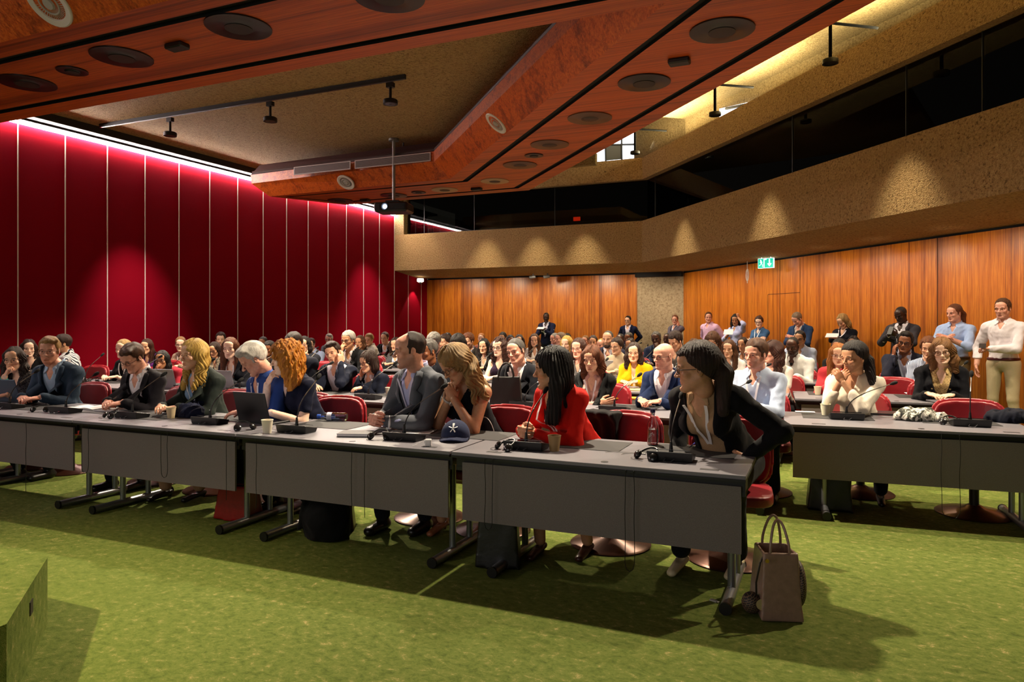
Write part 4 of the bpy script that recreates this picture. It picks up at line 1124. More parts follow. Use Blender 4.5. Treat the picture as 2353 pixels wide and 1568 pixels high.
    if sp.get('beard', 0) > .9 and far < 2:
        g = Grid((-.08, -.13, -.14), (.08, .04, -.02), .0045); g.cone((-.05, .0, -.06), (-.02, -.07, -.1), .026, .022, .02); g.cone((.05, .0, -.06), (.02, -.07, -.1), .026, .022, .02); g.ell((0, -.075, -.095), (.027, .024, .024), .02)
        g.ell((0, -.095, -.055), (.035, .02, .022), .01, 'sub'); g.disp(lambda X, Y_, Z: .0018*wob(X, Y_, Z, 400, sd0), .02)
        V, Q = g.mesh(); V, Q = keep_big(V, Q, .1)
        if len(Q): np_mesh('beard', [(xf(V, MH), Q, 0)], hair_mat(sp.get('beardhair', hcol)), root)
    # ---- garments
    top_ = sp.get('top', ('shirt', 'ffffff')); jk = sp.get('jacket'); nv = sp.get('neckline', {'shirt': .02, 'rolled': .03, 'polo': .05, 'blouse': .06}.get(top_[0], .05))
    def vcut(w0, z0, z1, w1):  # open front wedge between torso heights z0 and z1, widening upwards from w0 to w1
        def f(X, Y_, Z):
            x, y, z = tl(X, Y_, Z); t = np.clip((z-z0)/(z1-z0), 0, 1); w_ = w0+(w1-w0)*t
            return np.maximum(np.maximum(np.abs(x)-w_, y+.0-.01), z0-z)
        return f
    g = mk(hb); kind = top_[0]; oo = .0005 if jk else .010
    torso(g, oo)
    slv = {'shirt': (1, .97), 'sweater': (1, .90), 'blouse': (1, .97), 'rolled': (1, .30), 'tee': (.62, 0), 'polo': (1, .85), 'sleeveless': (0, 0), 'threeq': (1, .55), 'turtleneck': (1, .97)}.get(kind, (1, .97))
    if slv[0] > 0: sleeves(g, oo-.001+(.008 if kind in ('sweater', 'blouse') else .003)*(not jk), *slv)
    if not jk:
        fz = .0085 if not jk else .002
        g.disp(lambda X, Y_, Z: fz*fold(X, Y_, Z, sd0)+.0022*wob(X, Y_, Z, 80, sd0+2), .04)
    # neck opening
    nb = t2b((0, .015, TL+.015))
    if kind != 'turtleneck':
        g.fn(lambda X, Y_, Z: tl(X, Y_, Z)[2]*0+(np.sqrt((tl(X, Y_, Z)[0])**2+(tl(X, Y_, Z)[1]-.012)**2)-(.058 if not fem else .062)), 0, 'none') if False else None
        def neckhole(X, Y_, Z):
            x, y, z = tl(X, Y_, Z); return np.maximum(np.sqrt(x*x+(y-.010)**2)-(.060 if kind in ('shirt', 'rolled', 'polo') else .078), TL-.075-z)
        g.fn(neckhole, .004, 'sub')
    else: g.cone(t2b((0, .015, TL-.04)), t2b((0, .0, TL+.065)), .066, .058, .02)
    if kind not in ('turtleneck', 'crew') and nv > 0: g.fn(vcut(.004, TL-.085-nv, TL-.02, .045 if kind != 'sleeveless' else .075), .006, 'sub')
    if kind == 'sleeveless':
        for sd in (-1, 1): g.ell(t2b((sd*(wsh+.03), 0, TL-.07)), (.062, .10, .11), .01, 'sub')
    if stand and not jk: g.fn(lambda X, Y_, Z: (hipz+.03)-Z, .003, 'int')
    V, Q = g.mesh(); V, Q = keep_big(V, Q, .05); V = smooth_V(V, Q, 1, .4)
    nm = {'sweater': 'sweater', 'tee': 't_shirt', 'polo': 'polo_shirt', 'blouse': 'blouse', 'sleeveless': 'sleeveless_top'}.get(kind, 'shirt')
    cm = cloth(top_[1], *(top_[2:] if len(top_) > 2 else ()))
    if len(Q): np_mesh(nm, [(V, Q, 0)], cm, root)
    def fy(gr, x, z, y0=None):  # front surface of a field at torso-local (x, z)
        best = None
        for y in np.arange(-.30, .05, .004):
            p = t2b((x, y, z)); ii = [int(round((p[j]-gr.lo[j])/gr.h)) for j in range(3)]
            if all(0 <= ii[j] < gr.n[j] for j in range(3)) and gr.D[ii[0], ii[1], ii[2]] < 0: return y
        return -.11
    # collar: a stand around the neck and two wings lying on the chest
    if kind in ('shirt', 'rolled', 'polo', 'blouse'):
        hcg = (.0040, .0055, .0085)[far]; nr_ = .060 if fem else .068
        gc = Grid((-.13, -.19, TL-.13), (.13, .12, TL+.10), hcg); th_ = max(.0035, hcg*.75)
        def coll(X, Y_, Z):
            r = np.sqrt(X*X+(Y_-.024)**2); zz = Z-TL; front = np.clip((.024-Y_)/.06, 0, 1)
            d = np.abs(r-(nr_-.05*np.clip(zz, 0, .06)))-th_; d = np.maximum(d, zz-.050+.030*front); d = np.maximum(d, -.02-zz)
            return np.maximum(d, -(np.maximum(np.abs(X)-.010-.3*np.clip(zz+.02, 0, .1), Y_-.0)))
        gc.fn(coll, 0, 'add')
        op = .012 if sp.get('tie') else .024
        for sd in (-1, 1):
            z1 = TL-.045; x1 = sd*(op+.030); y1 = fy(g, x1, z1)-.007
            a_ = np.array((sd*(nr_-.016), -.020, TL+.018)); b_ = np.array((x1, min(y1, -.075), z1)); m_ = (a_+b_)/2+np.array((-sd*.012, -.010, 0))
            gc.cone(a_, m_, .017, .020, .006, flat=((sd*.45, -1, .55), 20*.2)); gc.cone(m_, b_, .019, .010, .006, flat=((sd*.25, -1, .45), 4.0))
        V, Q = gc.mesh(); V, Q = keep_big(V, Q, .02)
        if len(Q): np_mesh('collar', [(xf(V, M4(RT, P)), Q, 0)], cm, root)
    surf = g
    if jk:
        j = mk(hb); torso(j, .014); sleeves(j, .009, 1, jk[2] if len(jk) > 2 and isinstance(jk[2], float) else .93)
        z0 = sp.get('button', .08); w1 = sp.get('jopen', .075)
        def lap_(X, Y_, Z):
            x, y, z = tl(X, Y_, Z); t = np.clip((z-z0)/(TL-z0), 0, 1); e = np.abs(x)-(.006+(w1-.006)*t); wl = .052*np.sin(math.pi*np.clip(t*.92+.05, 0, 1))+.012
            m = np.clip(e/.008, 0, 1)*np.clip((wl-e)/.006, 0, 1)*(y < .0)*(z > z0); return -.0065*m*(z < TL+.02)
        ff = .0085; j.disp(lambda X, Y_, Z: ff*fold(X, Y_, Z, sd0)+.0018*wob(X, Y_, Z, 66, sd0+1), .045)
        def nh(X, Y_, Z):
            x, y, z = tl(X, Y_, Z); return np.maximum(np.sqrt(x*x+(y-.015)**2)-.072, TL-.09-z)
        j.fn(nh, .004, 'sub'); j.fn(vcut(.003, z0, TL-.01, w1), .004, 'sub')
        if sp.get('openfront'): j.fn(vcut(sp['openfront'], -.2, TL-.01, max(w1, sp['openfront'])), .004, 'sub')
        V, Q = j.mesh(); V, Q = keep_big(V, Q, .05); V = smooth_V(V, Q, 1, .3)
        np_mesh(sp.get('jname', 'jacket'), [(V, Q, 0)], cloth(jk[0], *( [jk[1]] if len(jk) > 1 and isinstance(jk[1], str) else [])), root)
        surf = j
        if sp.get('lapel', 1) and far < 2:
            lm = cloth(jk[0], *( [jk[1]] if len(jk) > 1 and isinstance(jk[1], str) else []))
            nL = 13
            for sd in (-1, 1):
                V = []; F = []
                for i in range(nL):
                    t = i/(nL-1); z = z0+(TL+.012-z0)*t; xi = .004+(w1-.004)*np.clip((z-z0)/(TL-.01-z0), 0, 1); wl = .012+.050*min(1, t*1.9)
                    if t > .70: wl = .030 if t < .76 else .046-.06*(t-.76)
                    for q in range(3):
                        x = sd*(xi+wl*q/2); zz = z-(.012 if q == 2 and t > .15 else 0)
                        yy = fy(j, x, min(zz, TL-.05)); yy += max(0, zz-(TL-.05))*.75
                        V.append(Vector(t2b((x, yy-.008-.004*(q < 2), zz))))
                for i in range(nL-1):
                    for q in range(2):
                        f = (i*3+q, i*3+q+1, i*3+q+4, i*3+q+3); F.append(f if sd > 0 else f[::-1])
                o = MB().add(V, F).build('lapel', [lm], root, True, 60); md = o.modifiers.new('thick', 'SOLIDIFY'); md.thickness = .007; md.offset = 1
    # ---- trousers / skirt
    legc = sp.get('legs', '14161c')
    if not sp.get('nolegs'):
        gl = Grid((-.34, -.80 if not stand else -.25, .02), (.34, .22, hipz+.12), (.014, .018, .024)[far])
        gl.ell(P+np.array((0, .01, .0)), (.168, .13, .12), .03)
        for i in (0, 1):
            if sp.get('barelegs'): gl.cone(HI[i], K[i], .086, .066, .04)
            else:
                gl.cone(HI[i], K[i], .086 if not stand else .090, .062, .03); gl.cone(K[i], AN[i]+np.array((0, 0, .02)), .060, .050, .02)
        gl.disp(lambda X, Y_, Z: .005*wob(X, Y_, Z, 30, sd0), .04)
        if stand: gl.fn(lambda X, Y_, Z: Z-(hipz+.045), .004, 'int')
        V, Q = gl.mesh(); V, Q = keep_big(V, Q, .05); V = smooth_V(V, Q, 1, .4)
        np_mesh('trousers' if not sp.get('barelegs') else 'skirt', [(V, Q, 0)], cloth(legc), root)
    if far == 0 or stand or sp.get('shoes'):
        for i in (0, 1):
            a = AN[i]; z0 = max(0, a[2]-.085)
            gs = Grid((a[0]-.07, a[1]-.23, z0-.004), (a[0]+.07, a[1]+.08, a[2]+.05), .007)
            if fem and not stand:
                gs.cone((a[0], a[1]+.03, z0+.045), (a[0], a[1]-.15, z0+.022), .033, .026, .01, flat=((0, 0, 1), 1.35)); gs.cone((a[0], a[1]+.04, z0+.03), (a[0], a[1]+.045, z0+.006), .016, .009, .008)
                gs.ell((a[0], a[1]-.02, z0+.075), (.026, .075, .030), .01, 'sub')
            else:
                gs.cone((a[0], a[1]+.03, z0+.038), (a[0], a[1]-.15, z0+.030), .040, .036, .02, flat=((0, 0, 1), 1.15)); gs.cone((a[0], a[1], z0+.04), (a[0], a[1]+.005, z0+.09), .042, .040, .02)
            gs.fn(lambda X, Y_, Z: -(Z-z0-.001), 0, 'int')
            V, Q = gs.mesh()
            if len(Q): np_mesh('shoe', [(V, Q, 0)], mat('shoe_'+sp.get('shoec', '15110f'), sp.get('shoec', '15110f'), .35), root)
    # belt
    if stand and sp.get('belt'):
        b = MB(); b.torus((0, 0, 0), .166, .013, 40, 6, sy=.78); b.v = [(x, y+.008, z*1.5+hipz+.035) for x, y, z in b.v]; b.build('belt', [mat('belt', sp['belt'], .4)], root, True)
    # glasses
    if sp.get('glasses'):
        gc_ = {'dark': '120d0b', 'thin': '6b6460', 'brown': '4a2c18'}[sp['glasses']]; r = .0019 if sp['glasses'] != 'thin' else .0012
        if far >= 1: r *= 1.4
        b = MB(); hx_ = .0225; hz_ = .0155
        for sd in (-1, 1):
            ring = []
            for q in range(20):
                t = 2*math.pi*q/20; cx, cz = math.cos(t), math.sin(t); cx = math.copysign(abs(cx)**.75, cx); cz = math.copysign(abs(cz)**.75, cz)
                ring.append((sd*.0335+cx*hx_, -.102+.010*abs(sd*.0335+cx*hx_)/.05*.9, cz*hz_-.001))
            b.tube(ring+[ring[0]], r, 6, cap=False)
            b.tube([(sd*.056, -.092, .004), (sd*.072, -.06, .004), (sd*.080, .0, .003), (sd*.079, .018, -.008)], r, 6)
        b.tube([(-.012, -.102, .003), (0, -.106, .005), (.012, -.102, .003)], r, 6)
        b.v = [tuple((MH @ np.array((*p, 1.)))[:3]) for p in b.v]; b.build('glasses', [mat('glasses_frame_'+sp['glasses'], gc_, .3)], root, True, 180)
    # tie, lanyard, buttons
    def ribbon(pts, wdt, name, m, off=.005):
        P3 = [Vector(t2b((x, min(fy(surf, x, z), fy(g, x, z))-off-.004, z))) for x, z in pts]
        for _ in range(2):
            P3 = [P3[0]]+[(P3[i-1]+P3[i]*2+P3[i+1])/4 for i in range(1, len(P3)-1)]+[P3[-1]]
        V = []; F = []; nrm = Vector(RT @ np.array((0, -1., 0)))
        for i, p in enumerate(P3):
            d = (P3[min(i+1, len(P3)-1)]-P3[max(i-1, 0)]).normalized(); sdv = d.cross(nrm).normalized()
            w_ = wdt if not callable(wdt) else wdt(i/(len(P3)-1))
            V += [p-sdv*w_, p+sdv*w_, p+sdv*w_-nrm*.002, p-sdv*w_-nrm*.002]
        for i in range(len(P3)-1):
            for q in range(4): F.append((i*4+q, i*4+(q+1) % 4, i*4+4+(q+1) % 4, i*4+4+q))
        F += [(3, 2, 1, 0), tuple(len(V)-4+q for q in range(4))]
        return MB().add(V, F).build(name, [m], root), P3[-1]
    if sp.get('tie'):
        ribbon([(0, TL-.055-.03*i) for i in range(9)], lambda t: .016+.016*t, 'tie', cloth(sp['tie']), .006)
        kn = Vector(t2b((0, fy(g, 0, TL-.07)-.012, TL-.06))); MB().sphere(kn, (.018, .012, .016), 10).build('tie_knot', [cloth(sp['tie'])], root, True, 180)
    if sp.get('lanyard') and far < 3:
        lc = mat('lanyard_'+sp['lanyard'], sp['lanyard'], .6); zb = sp.get('badge', .20)
        for sd in (-1, 1):
            ribbon([(sd*(.062-.056*(t/8)), TL-.03-(TL-.03-zb)*(t/8)) for t in range(9)], .0085 if far < 2 else .011, 'lanyard', lc)
        if sp.get('card'):
            c = t2b((0, fy(surf, 0, zb-.05)-.018, zb-.055)); B = MB().box((-.045, -.002, -.06), (.045, .002, .06), M=Matrix(M4(RT, c).tolist()))
            B.build('name_badge', [mat('badge_pink', 'd8c2cf', .3)], root)
    if sp.get('buttons') and far < 2:
        b = MB()
        for sd in (-1, 1):
            for z in (.30, .20, .10): p = t2b((sd*.075, fy(surf, sd*.075, z)-.002, z)); b.sphere(p, (.010, .005, .010), 10)
        for _f in (0,): b.build('gold_buttons', [mat('gold_button', 'c9b27c', .3, metal=.8)], root, True, 180)
    if sp.get('earring'):
        b = MB()
        for sd in (-1, 1): b.torus((0, 0, 0), .010, .002, 14, 6, M=Matrix(MH.tolist()) @ T(sd*.080, .004, -.045, ry=math.pi/2))
        b.build('earrings', [mat('gold', 'd9b060', .25, metal=1)], root, True, 180)
    if sp.get('watch') is not None:
        i = 0 if sp['watch'][0] == 'R' else 1; S, E, W = A[i][:3]; d = (W-E)/np.linalg.norm(W-E); q = W-d*.03
        Mw = Matrix.Translation(Vector(q)) @ Vector(d).to_track_quat('Z', 'Y').to_matrix().to_4x4()
        MB().torus((0, 0, 0), .034, .008, 24, 6, M=Mw).lathe([(0, .0), (.018, 0), (.018, .01), (0, .01)], 16, M=Mw @ T(0, -.036, 0, rx=math.pi/2)).build('watch', [mat('watch_'+sp['watch'][1], sp['watch'][1], .3)], root, True, 40)
    if sp.get('poppet'): pass
    sp['_A'] = A; sp['_root'] = root; sp['_Hm'] = Hm; sp['_HC'] = HCn
    return root
# 'int' intersects with an implicit region
def _comb(s, sl, d, k, op):
    if op == 'int':
        a = s.D[sl]
        if k > 0:
            h = np.clip(.5-.5*(d-a)/k, 0, 1); s.D[sl] = d*(1-h)+a*h+k*h*(1-h)
        else: s.D[sl] = np.maximum(a, d)
    else: _oldcomb(s, sl, d, k, op)
Grid.comb = _comb
# ------------------------------------------------------------------ tables, chairs, microphones
def m_table():
    t = NT('grey_tabletop'); n = t.noise(t.coords(), 420, 2); t.col(t.ramp(n, [(.3, srgb('6c6a71')), (.7, srgb('7c7a82'))])); t.set(Roughness=.38); return t.m
def m_panel():
    t = NT('grey_speckled_panel'); n = t.noise(t.coords(), 330, 3, .7); t.col(t.ramp(n, [(.3, srgb('554e4c')), (.5, srgb('6c6462')), (.72, srgb('807876'))])); t.set(Roughness=.6); return t.m
TABLE = m_table(); PANEL = m_panel(); EDGE = mat('black_edge', '0a0a0b', .4); STEEL = mat('grey_tube', '8b8d90', .32, metal=.75)
TW = 1.735; TD = .84; TH = .72
def make_table():
    r = empty('conference_table')
    w_ = TW
    MB().box((0, 0, TH-.022), (w_-.004, TD, TH), bev=.002).build('tabletop', [TABLE], r)
    MB().box((-.001, -.004, TH-.034), (w_-.003, TD+.002, TH-.0205)).build('edge_band', [EDGE], r)
    MB().box((.06, .03, .30), (w_-.03, .045, .655)).build('modesty_panel', [PANEL], r)
    MB().box((.01, .05, .625), (w_-.01, .17, .69)).box((.01, .045, .60), (w_-.01, .055, .625)).build('cable_tray', [EDGE], r)
    for x in (.30, w_-.10):
        MB().cyl((x, .22, .05), (x, .22, .69), .022, 12).build('leg', [STEEL], r, True)
        MB().cyl((x, .46, .05), (x, .46, .69), .022, 12).build('leg', [STEEL], r, True)
        f = MB().cyl((x, -.04, .034), (x, .68, .034), .030, 14).build('foot_bar', [STEEL], r, True)
        MB().cyl((x, -.055, .034), (x, -.04, .034), .033, 14).build('foot_cap', [EDGE], f, True)
        MB().cyl((x, .68, .034), (x, .695, .034), .033, 14).build('foot_cap', [EDGE], f, True)
    MB().lathe([(.022, 0), (.022, .0015), (0, .0015)], 18, M=T(w_*.55, .07, TH)).build('cable_port', [EDGE], r)
    MB().box((.20, .075, TH), (.30, .11, TH+.0015)).box((w_-.25, .075, TH), (w_-.15, .11, TH+.0015)).build('socket_lid', [mat('dark_lid', '2f2d30', .5)], r)
    return r
tproto = make_table()
ROWF = [3.88, 5.97, 8.02, 10.07, 12.12, 14.17, 16.2]
RNAME = ['front', 'second', 'third', 'fourth', 'fifth', 'sixth', 'last']
COLX = [-.37-1.745*(k+1) for k in range(6)]
CNAME = ['nearest the aisle', 'second from the aisle', 'third from the aisle', 'fourth from the aisle', 'fifth from the aisle', 'beside the red wall']
def place_table(first, x, y, rz, label):
    t = tproto if first else copy_tree(tproto)
    t.location = (x, y, 0); t.rotation_euler = (0, 0, rz); tag(t, label, 'table', 'grey conference tables'); return t
TABLES = []
for r, F in enumerate(ROWF):
    for c, x in enumerate(COLX):
        if r == 6 and c == 0: continue
        TABLES.append((place_table(r == 0 and c == 0, x, F, 0, 'grey conference table of the %s row, %s' % (RNAME[r], CNAME[c])), r, c))
RZ = math.radians(4.0)
for r, F in list(enumerate(ROWF))[1:4]:
    TABLES.append((place_table(False, -.30, F+.02, RZ, 'grey conference table right of the aisle gap in the %s row' % RNAME[r]), r, -1))

# chair: red padded tub on a pedestal
REDL = mat('red_leatherette', '86121e', .42, noise=.12, nscale=14, bump=.04, coat=.08); REDS = mat('red_shell_rim', 'a83038', .3)
def make_chair():
    r = empty('swivel_chair')
    g = Grid((-.32, -.06, .40), (.32, .40, .90), .011)
    def back(th, hw, z0, z1, off):
        def f(X, Y, Z):
            yc = .275+off-.75*X*X+.10*(Z-.6); d1 = np.abs(Y-yc)-th
            zc = (z0+z1)/2; hz = (z1-z0)/2; q = ((np.abs(X)/hw)**4+(np.abs(Z-zc)/hz)**4)**.25-1
            return np.maximum(d1, q*min(hw, hz)*.8)
        return f
    g.fn(back(.012, .275, .42, .885, .02), .012, 'add')
    V, Q = g.mesh(); V = smooth_V(V, Q, 2, .5); np_mesh('back_shell', [(V, Q, 0)], REDS, r)
    g = Grid((-.32, -.06, .40), (.32, .40, .90), .011); g.fn(back(.022, .255, .44, .865, -.006), .012, 'add'); V, Q = g.mesh(); V = smooth_V(V, Q, 3, .5); np_mesh('back_cushion', [(V, Q, 0)], REDL, r)
    g = Grid((-.32, -.32, .36), (.32, .32, .52), .012)
    g.fn(lambda X, Y, Z: np.maximum((((np.abs(X)/.26)**4+(np.abs(Y-.0)/.25)**4)**.25-1)*.2, np.abs(Z-.43+.12*X*X)-.034), .01, 'add'); V, Q = g.mesh(); V = smooth_V(V, Q, 3, .5); np_mesh('seat', [(V, Q, 0)], REDL, r)
    MB().cyl((0, 0, .05), (0, 0, .40), .035, 16).cyl((0, 0, .33), (0, 0, .40), .06, 16, r2=.10).build('pedestal', [mat('dark_pedestal', '2a2422', .35, metal=.5)], r, True)
    MB().lathe([(.27, .0), (.275, .008), (.26, .018), (.08, .05), (.045, .075), (0, .075)], 40).build('base', [mat('brown_disc_base', '4a2c20', .3, metal=.6)], r, True)
    return r
cproto = make_chair(); cused = [False]
def place_chair(x, y, rz, label):
    c = cproto if not cused[0] else copy_tree(cproto); cused[0] = True
    c.location = (x, y, 0.0); c.rotation_euler = (0, 0, rz); tag(c, label, 'chair', 'red swivel chairs'); return c

# microphone unit
MICB = mat('mic_black', '101012', .42)
def make_mic():
    r = empty('conference_microphone')
    b = MB().add([(-.125, -.05, 0), (.125, -.05, 0), (.13, .07, 0), (-.13, .07, 0), (-.13, -.062, .058), (.13, -.062, .058), (.135, .08, .030), (-.135, .08, .030)],
                 [(3, 2, 1, 0), (4, 5, 6, 7), (0, 1, 5, 4), (1, 2, 6, 5), (2, 3, 7, 6), (3, 0, 4, 7)]); o = b.build('console', [MICB], r)
    md = o.modifiers.new('soft', 'BEVEL'); md.width = .006; md.segments = 2
    MB().box((-.11, -.02, .0455), (.11, .05, .0475), M=T(0, 0, .012, rx=-.2)).build('key_panel', [mat('mic_keys', '1d1d20', .3)], r)
    MB().tube([(-.02, -.065, .02), (-.03, -.078, .008), (-.01, -.085, .004), (.01, -.08, .004), (.03, -.066, .02)], .0035, 6).build('front_cable', [mat('mic_cable_shiny', '3a3a3e', .25)], r, True)
    return r
mproto = make_mic(); mused = [False]
def neck(root, tip, thick=.0042, start=(0, .015, .055)):
    s_ = Vector(start); tip = Vector(tip); up = s_+Vector((0, 0, (tip.z-s_.z)*.55))
    pts = bez(s_, up, s_.lerp(tip, .55)+Vector((0, 0, .05)), tip, 14)
    MB().cyl(s_-Vector((0, 0, .01)), s_+Vector((0, 0, .05)), .013, 12, r2=.007).build('stem_base', [MICB], root, True)
    k = 8
    MB().tube(pts[:k+1], thick, 8).build('gooseneck', [MICB], root, True)
    MB().tube(pts[k:], thick*.9, 8).build('steel_tube', [mat('mic_steel', '9a948c', .25, metal=.9)], root, True)
    d = (pts[-1]-pts[-2]).normalized(); h = pts[-1]
    MB().tube([h, h+d*.012, h+d*.02, h+d*.05, h+d*.062], [.006, .010, .0145, .0150, .008], 12).build('windscreen', [mat('mic_foam', '0c0c0d', .9)], root, True)
def place_mic(x, y, rz, tip, label, grp='table microphones'):
    m = mproto if not mused[0] else None
    if m is None:
        m = mproto.copy(); COL.objects.link(m); KIDS[m.name] = []
        for ch in MICKIDS: c = ch.copy(); COL.objects.link(c); c.parent = m
    else: MICKIDS.extend(KIDS[mproto.name])
    mused[0] = True
    m.location = (x, y, TH+.001); m.rotation_euler = (0, 0, rz); neck(m, tip); tag(m, label, 'microphone', grp); return m
MICKIDS = []
def tabpt(px, py, z=TH): return at_z(px, py, z)
F1 = [((5, 940), (78, 858), 'microphone at the left edge of the photo beside a grey laptop'), ((135, 950), (213, 865), 'microphone in front of the blue suited bearded man'),
      ((288, 962), (369, 866), 'microphone in front of the man writing in a dark suit'), ((468, 976), (545, 880), 'microphone below the crumpled navy cap'),
      ((668, 996), (727, 874), 'microphone between the white cup and the lying bottle'), ((917, 1014), (1012, 894), 'microphone beside headphones in front of the grey suited man'),
      ((1200, 1036), (1249, 905), 'microphone in front of the woman in red'), ((1537, 1062), (1563, 918), 'microphone right of the glass bottle')]
for (bx, by), (hx_, hy_), lb in F1:
    p = tabpt(bx, by); q = at_Y(hx_, hy_, p.y+.27); rz = .05
    place_mic(p.x, p.y+.05, rz, Matrix.Rotation(-rz, 3, 'Z') @ (q-Vector((p.x, p.y+.05, TH))), lb)
F2 = [((1946, 966), (2045, 884), 'microphone in front of the woman in the cream sweater'), ((2233, 982), (2232, 868), 'microphone right of the patterned scarf'),
      ((2175, 914), (2215, 838), 'microphone in front of the woman in black blazer and gold scarf')]
for (bx, by), (hx_, hy_), lb in F2:
    p = tabpt(bx, by); q = at_Y(hx_, hy_, p.y+.2); place_mic(p.x, p.y+.05, RZ, Matrix.Rotation(-RZ, 3, 'Z') @ (q-Vector((p.x, p.y+.05, TH))), lb)
rr = random.Random(3)
n_m = 0
for t, r, c in TABLES:
    if r == 0: continue
    if c == -1 and r in (1, 2): continue
    for k, u in enumerate((.42, 1.30)):
        M = Matrix.Translation(t.location) @ Matrix.Rotation(t.rotation_euler[2], 4, 'Z'); p = M @ Vector((u+rr.uniform(-.06, .06), .20, 0))
        a = rr.uniform(-.2, 1.1)
        place_mic(p.x, p.y, t.rotation_euler[2], (.22*math.sin(a)+.05, .10+.12*math.cos(a), .30+rr.uniform(-.03, .06)),
                  '%s microphone on the %s row table %s' % (['left', 'right'][k], RNAME[r], {-1: 'right of the aisle gap', -2: 'nearest the wood wall'}.get(c, CNAME[c])))
# desk pads
PAD = mat('dark_desk_pad', '28272a', .75)
padm = MB().box((-.27, -.18, 0), (.27, .18, .0025), bev=.001); pad0 = None; n_p = 0
for t, r, c in TABLES:
    for k, u in enumerate((.42, 1.30)):
        if r > 3: continue
        if r == 0: continue
        M = Matrix.Translation(t.location) @ Matrix.Rotation(t.rotation_euler[2], 4, 'Z'); p = M @ Vector((u, .60, TH+.0008))
        if pad0 is None: o = pad0 = padm.build('desk_pad', [PAD])
        else: o = pad0.copy(); COL.objects.link(o)
        o.location = p; o.rotation_euler = (0, 0, t.rotation_euler[2])
        tag(o, '%s dark desk pad on the %s row table %s' % (['left', 'right'][k], RNAME[r], {-1: 'right of the aisle gap', -2: 'nearest the wood wall'}.get(c, CNAME[c])), 'desk pad', 'dark desk pads')

for px, py, lb in ((75, 936, 'dark desk pad before the bearded man in slate suit'), (268, 946, 'dark desk pad under the hands of the man writing'), (350, 957, 'dark desk pad left of the crumpled navy cloth'),
                   (560, 962, 'dark desk pad behind the black laptop'), (770, 975, 'dark desk pad under the lying blue water bottle'), (1110, 993, 'dark desk pad behind the navy cap'),
                   (1345, 1022, 'dark desk pad right of the brown paper cup'), (1590, 1037, 'dark desk pad under the glass bottle and yellow notebook')):
    p = tabpt(px, py); o = pad0.copy(); COL.objects.link(o); o.location = (p.x, min(p.y, 3.88+.65), TH+.0008); tag(o, lb, 'desk pad', 'dark desk pads')
# ------------------------------------------------------------------ who sits and stands where
R = [0, 4.62, 6.72, 8.74, 10.78, 12.82, 14.9, 16.8]
L = []
def P_(px, py, row, label, **k):
    k.update(px=px, py=py, Y=row if row > 7.01 or isinstance(row, float) else R[row], label=label, row=row if isinstance(row, int) else None); L.append(k)
# front row
P_(32, 797, 1, 'woman with dark curly hair and teal watch resting her chin on a fist', f=1, hair=('longwavy', 'dark'), skin='fair', top=('tee', '1a1416', 'pattern', '4a4440'), arms=('table', ('R', 'chin')), bare=1, glasses='thin', watch=('R', '2a9a90'), lean=20, dy=-25)
P_(113, 774, 1, 'bearded man with short fair hair and thin glasses in slate blue suit', hair=('sideswept', 'darkblond'), skin='rosy', top=('shirt', 'a4bcd8'), jacket=('2b3a4c',), glasses='thin', beard=.55, dy=-32, vol=.004, wide=1.05, jopen=.09)
P_(305, 790, 1, 'man with brown hair and glasses looking down and writing', hair=('sideswept', 'brown'), skin='rosy', top=('shirt', 'ece8ee'), jacket=('1f1c22',), glasses='brown', pitch=30, neck=14, dy=-5, vol=.006, jopen=.10, lean=20)
P_(445, 780, 1, 'blonde woman in dark green jacket and light blue blouse', f=1, hair=('longwavy', 'blond'), skin='fair', top=('blouse', '86a8d0'), legs='a07a5a', jacket=('232a26',), dy=0, jopen=.10, lanyard='dfe4ec', vol=.006, pitch=2, wide=1.08)
P_(583, 788, 1, 'white haired man in blue polo shirt looking down', hair=('sideswept', 'white'), skin='rosy', top=('polo', '2d4788'), pitch=34, neck=14, dy=25, vol=.010, lanyard='e6e2e8', lean=22, wide=1.08, neckline=.10, tilt=-6, arms=('table', ('R', 'at', (-.34, -.34, .19), (-.36, .0, .02), 'relax', (.3, -.9, .0), (0, 0, -1))))
P_(657, 787, 1, 'woman with orange curly hair resting chin on her hand', f=1, hair=('curlylong', 'orange'), skin='pale', top=('tee', '10142a'), bare=1, arms=('table', ('R', 'under')), dy=32, lean=24, part=None, facew=.004, neckline=.06, vol=.020)
P_(942, 762, 1, 'balding man in grey suit with clasped hands and name badge', hair=('receding', 'dark'), skin='rosy', top=('shirt', 'aeb4dc'), jacket=('5c6068',), beard=.45, vol=-.003, dy=22, arms='clasp', lanyard='c8c4dc', card=1, watch=('L', 'e8e8ea'), lean=12, wide=1.0, jopen=.085, neck=12, ntilt=-3)
P_(1048, 793, 1, 'woman with long dark blond hair and glasses holding hands to mouth', f=1, hair=('longwavy', 'ashblond'), skin='tan', top=('sleeveless', '0d0e18'), bare=1, glasses='brown', pitch=32, neck=18, dy=5, roll=-8, arms=('table', ('R', 'mouth'), ('L', 'under')), watch=('R', 'b9b2a8'), shoec='9a5c3c', barelegs=1, lean=26, vol=.012)
P_(1268, 800, 4.48, 'woman with black hair in bright red jacket with clasped hands', f=1, hair=('long', 'black'), skin='tan', top=('blouse', 'b81a10'), jacket=('d21a0c',), lapel=0, arms='clasp', dy=30, lean=26, lanyard='e8dcd8', earring=1, shoec='3a1c14', barelegs=1, legs='101014', vol=.010, facew=.004, necklen=.12, jopen=.06, seatrow=1)
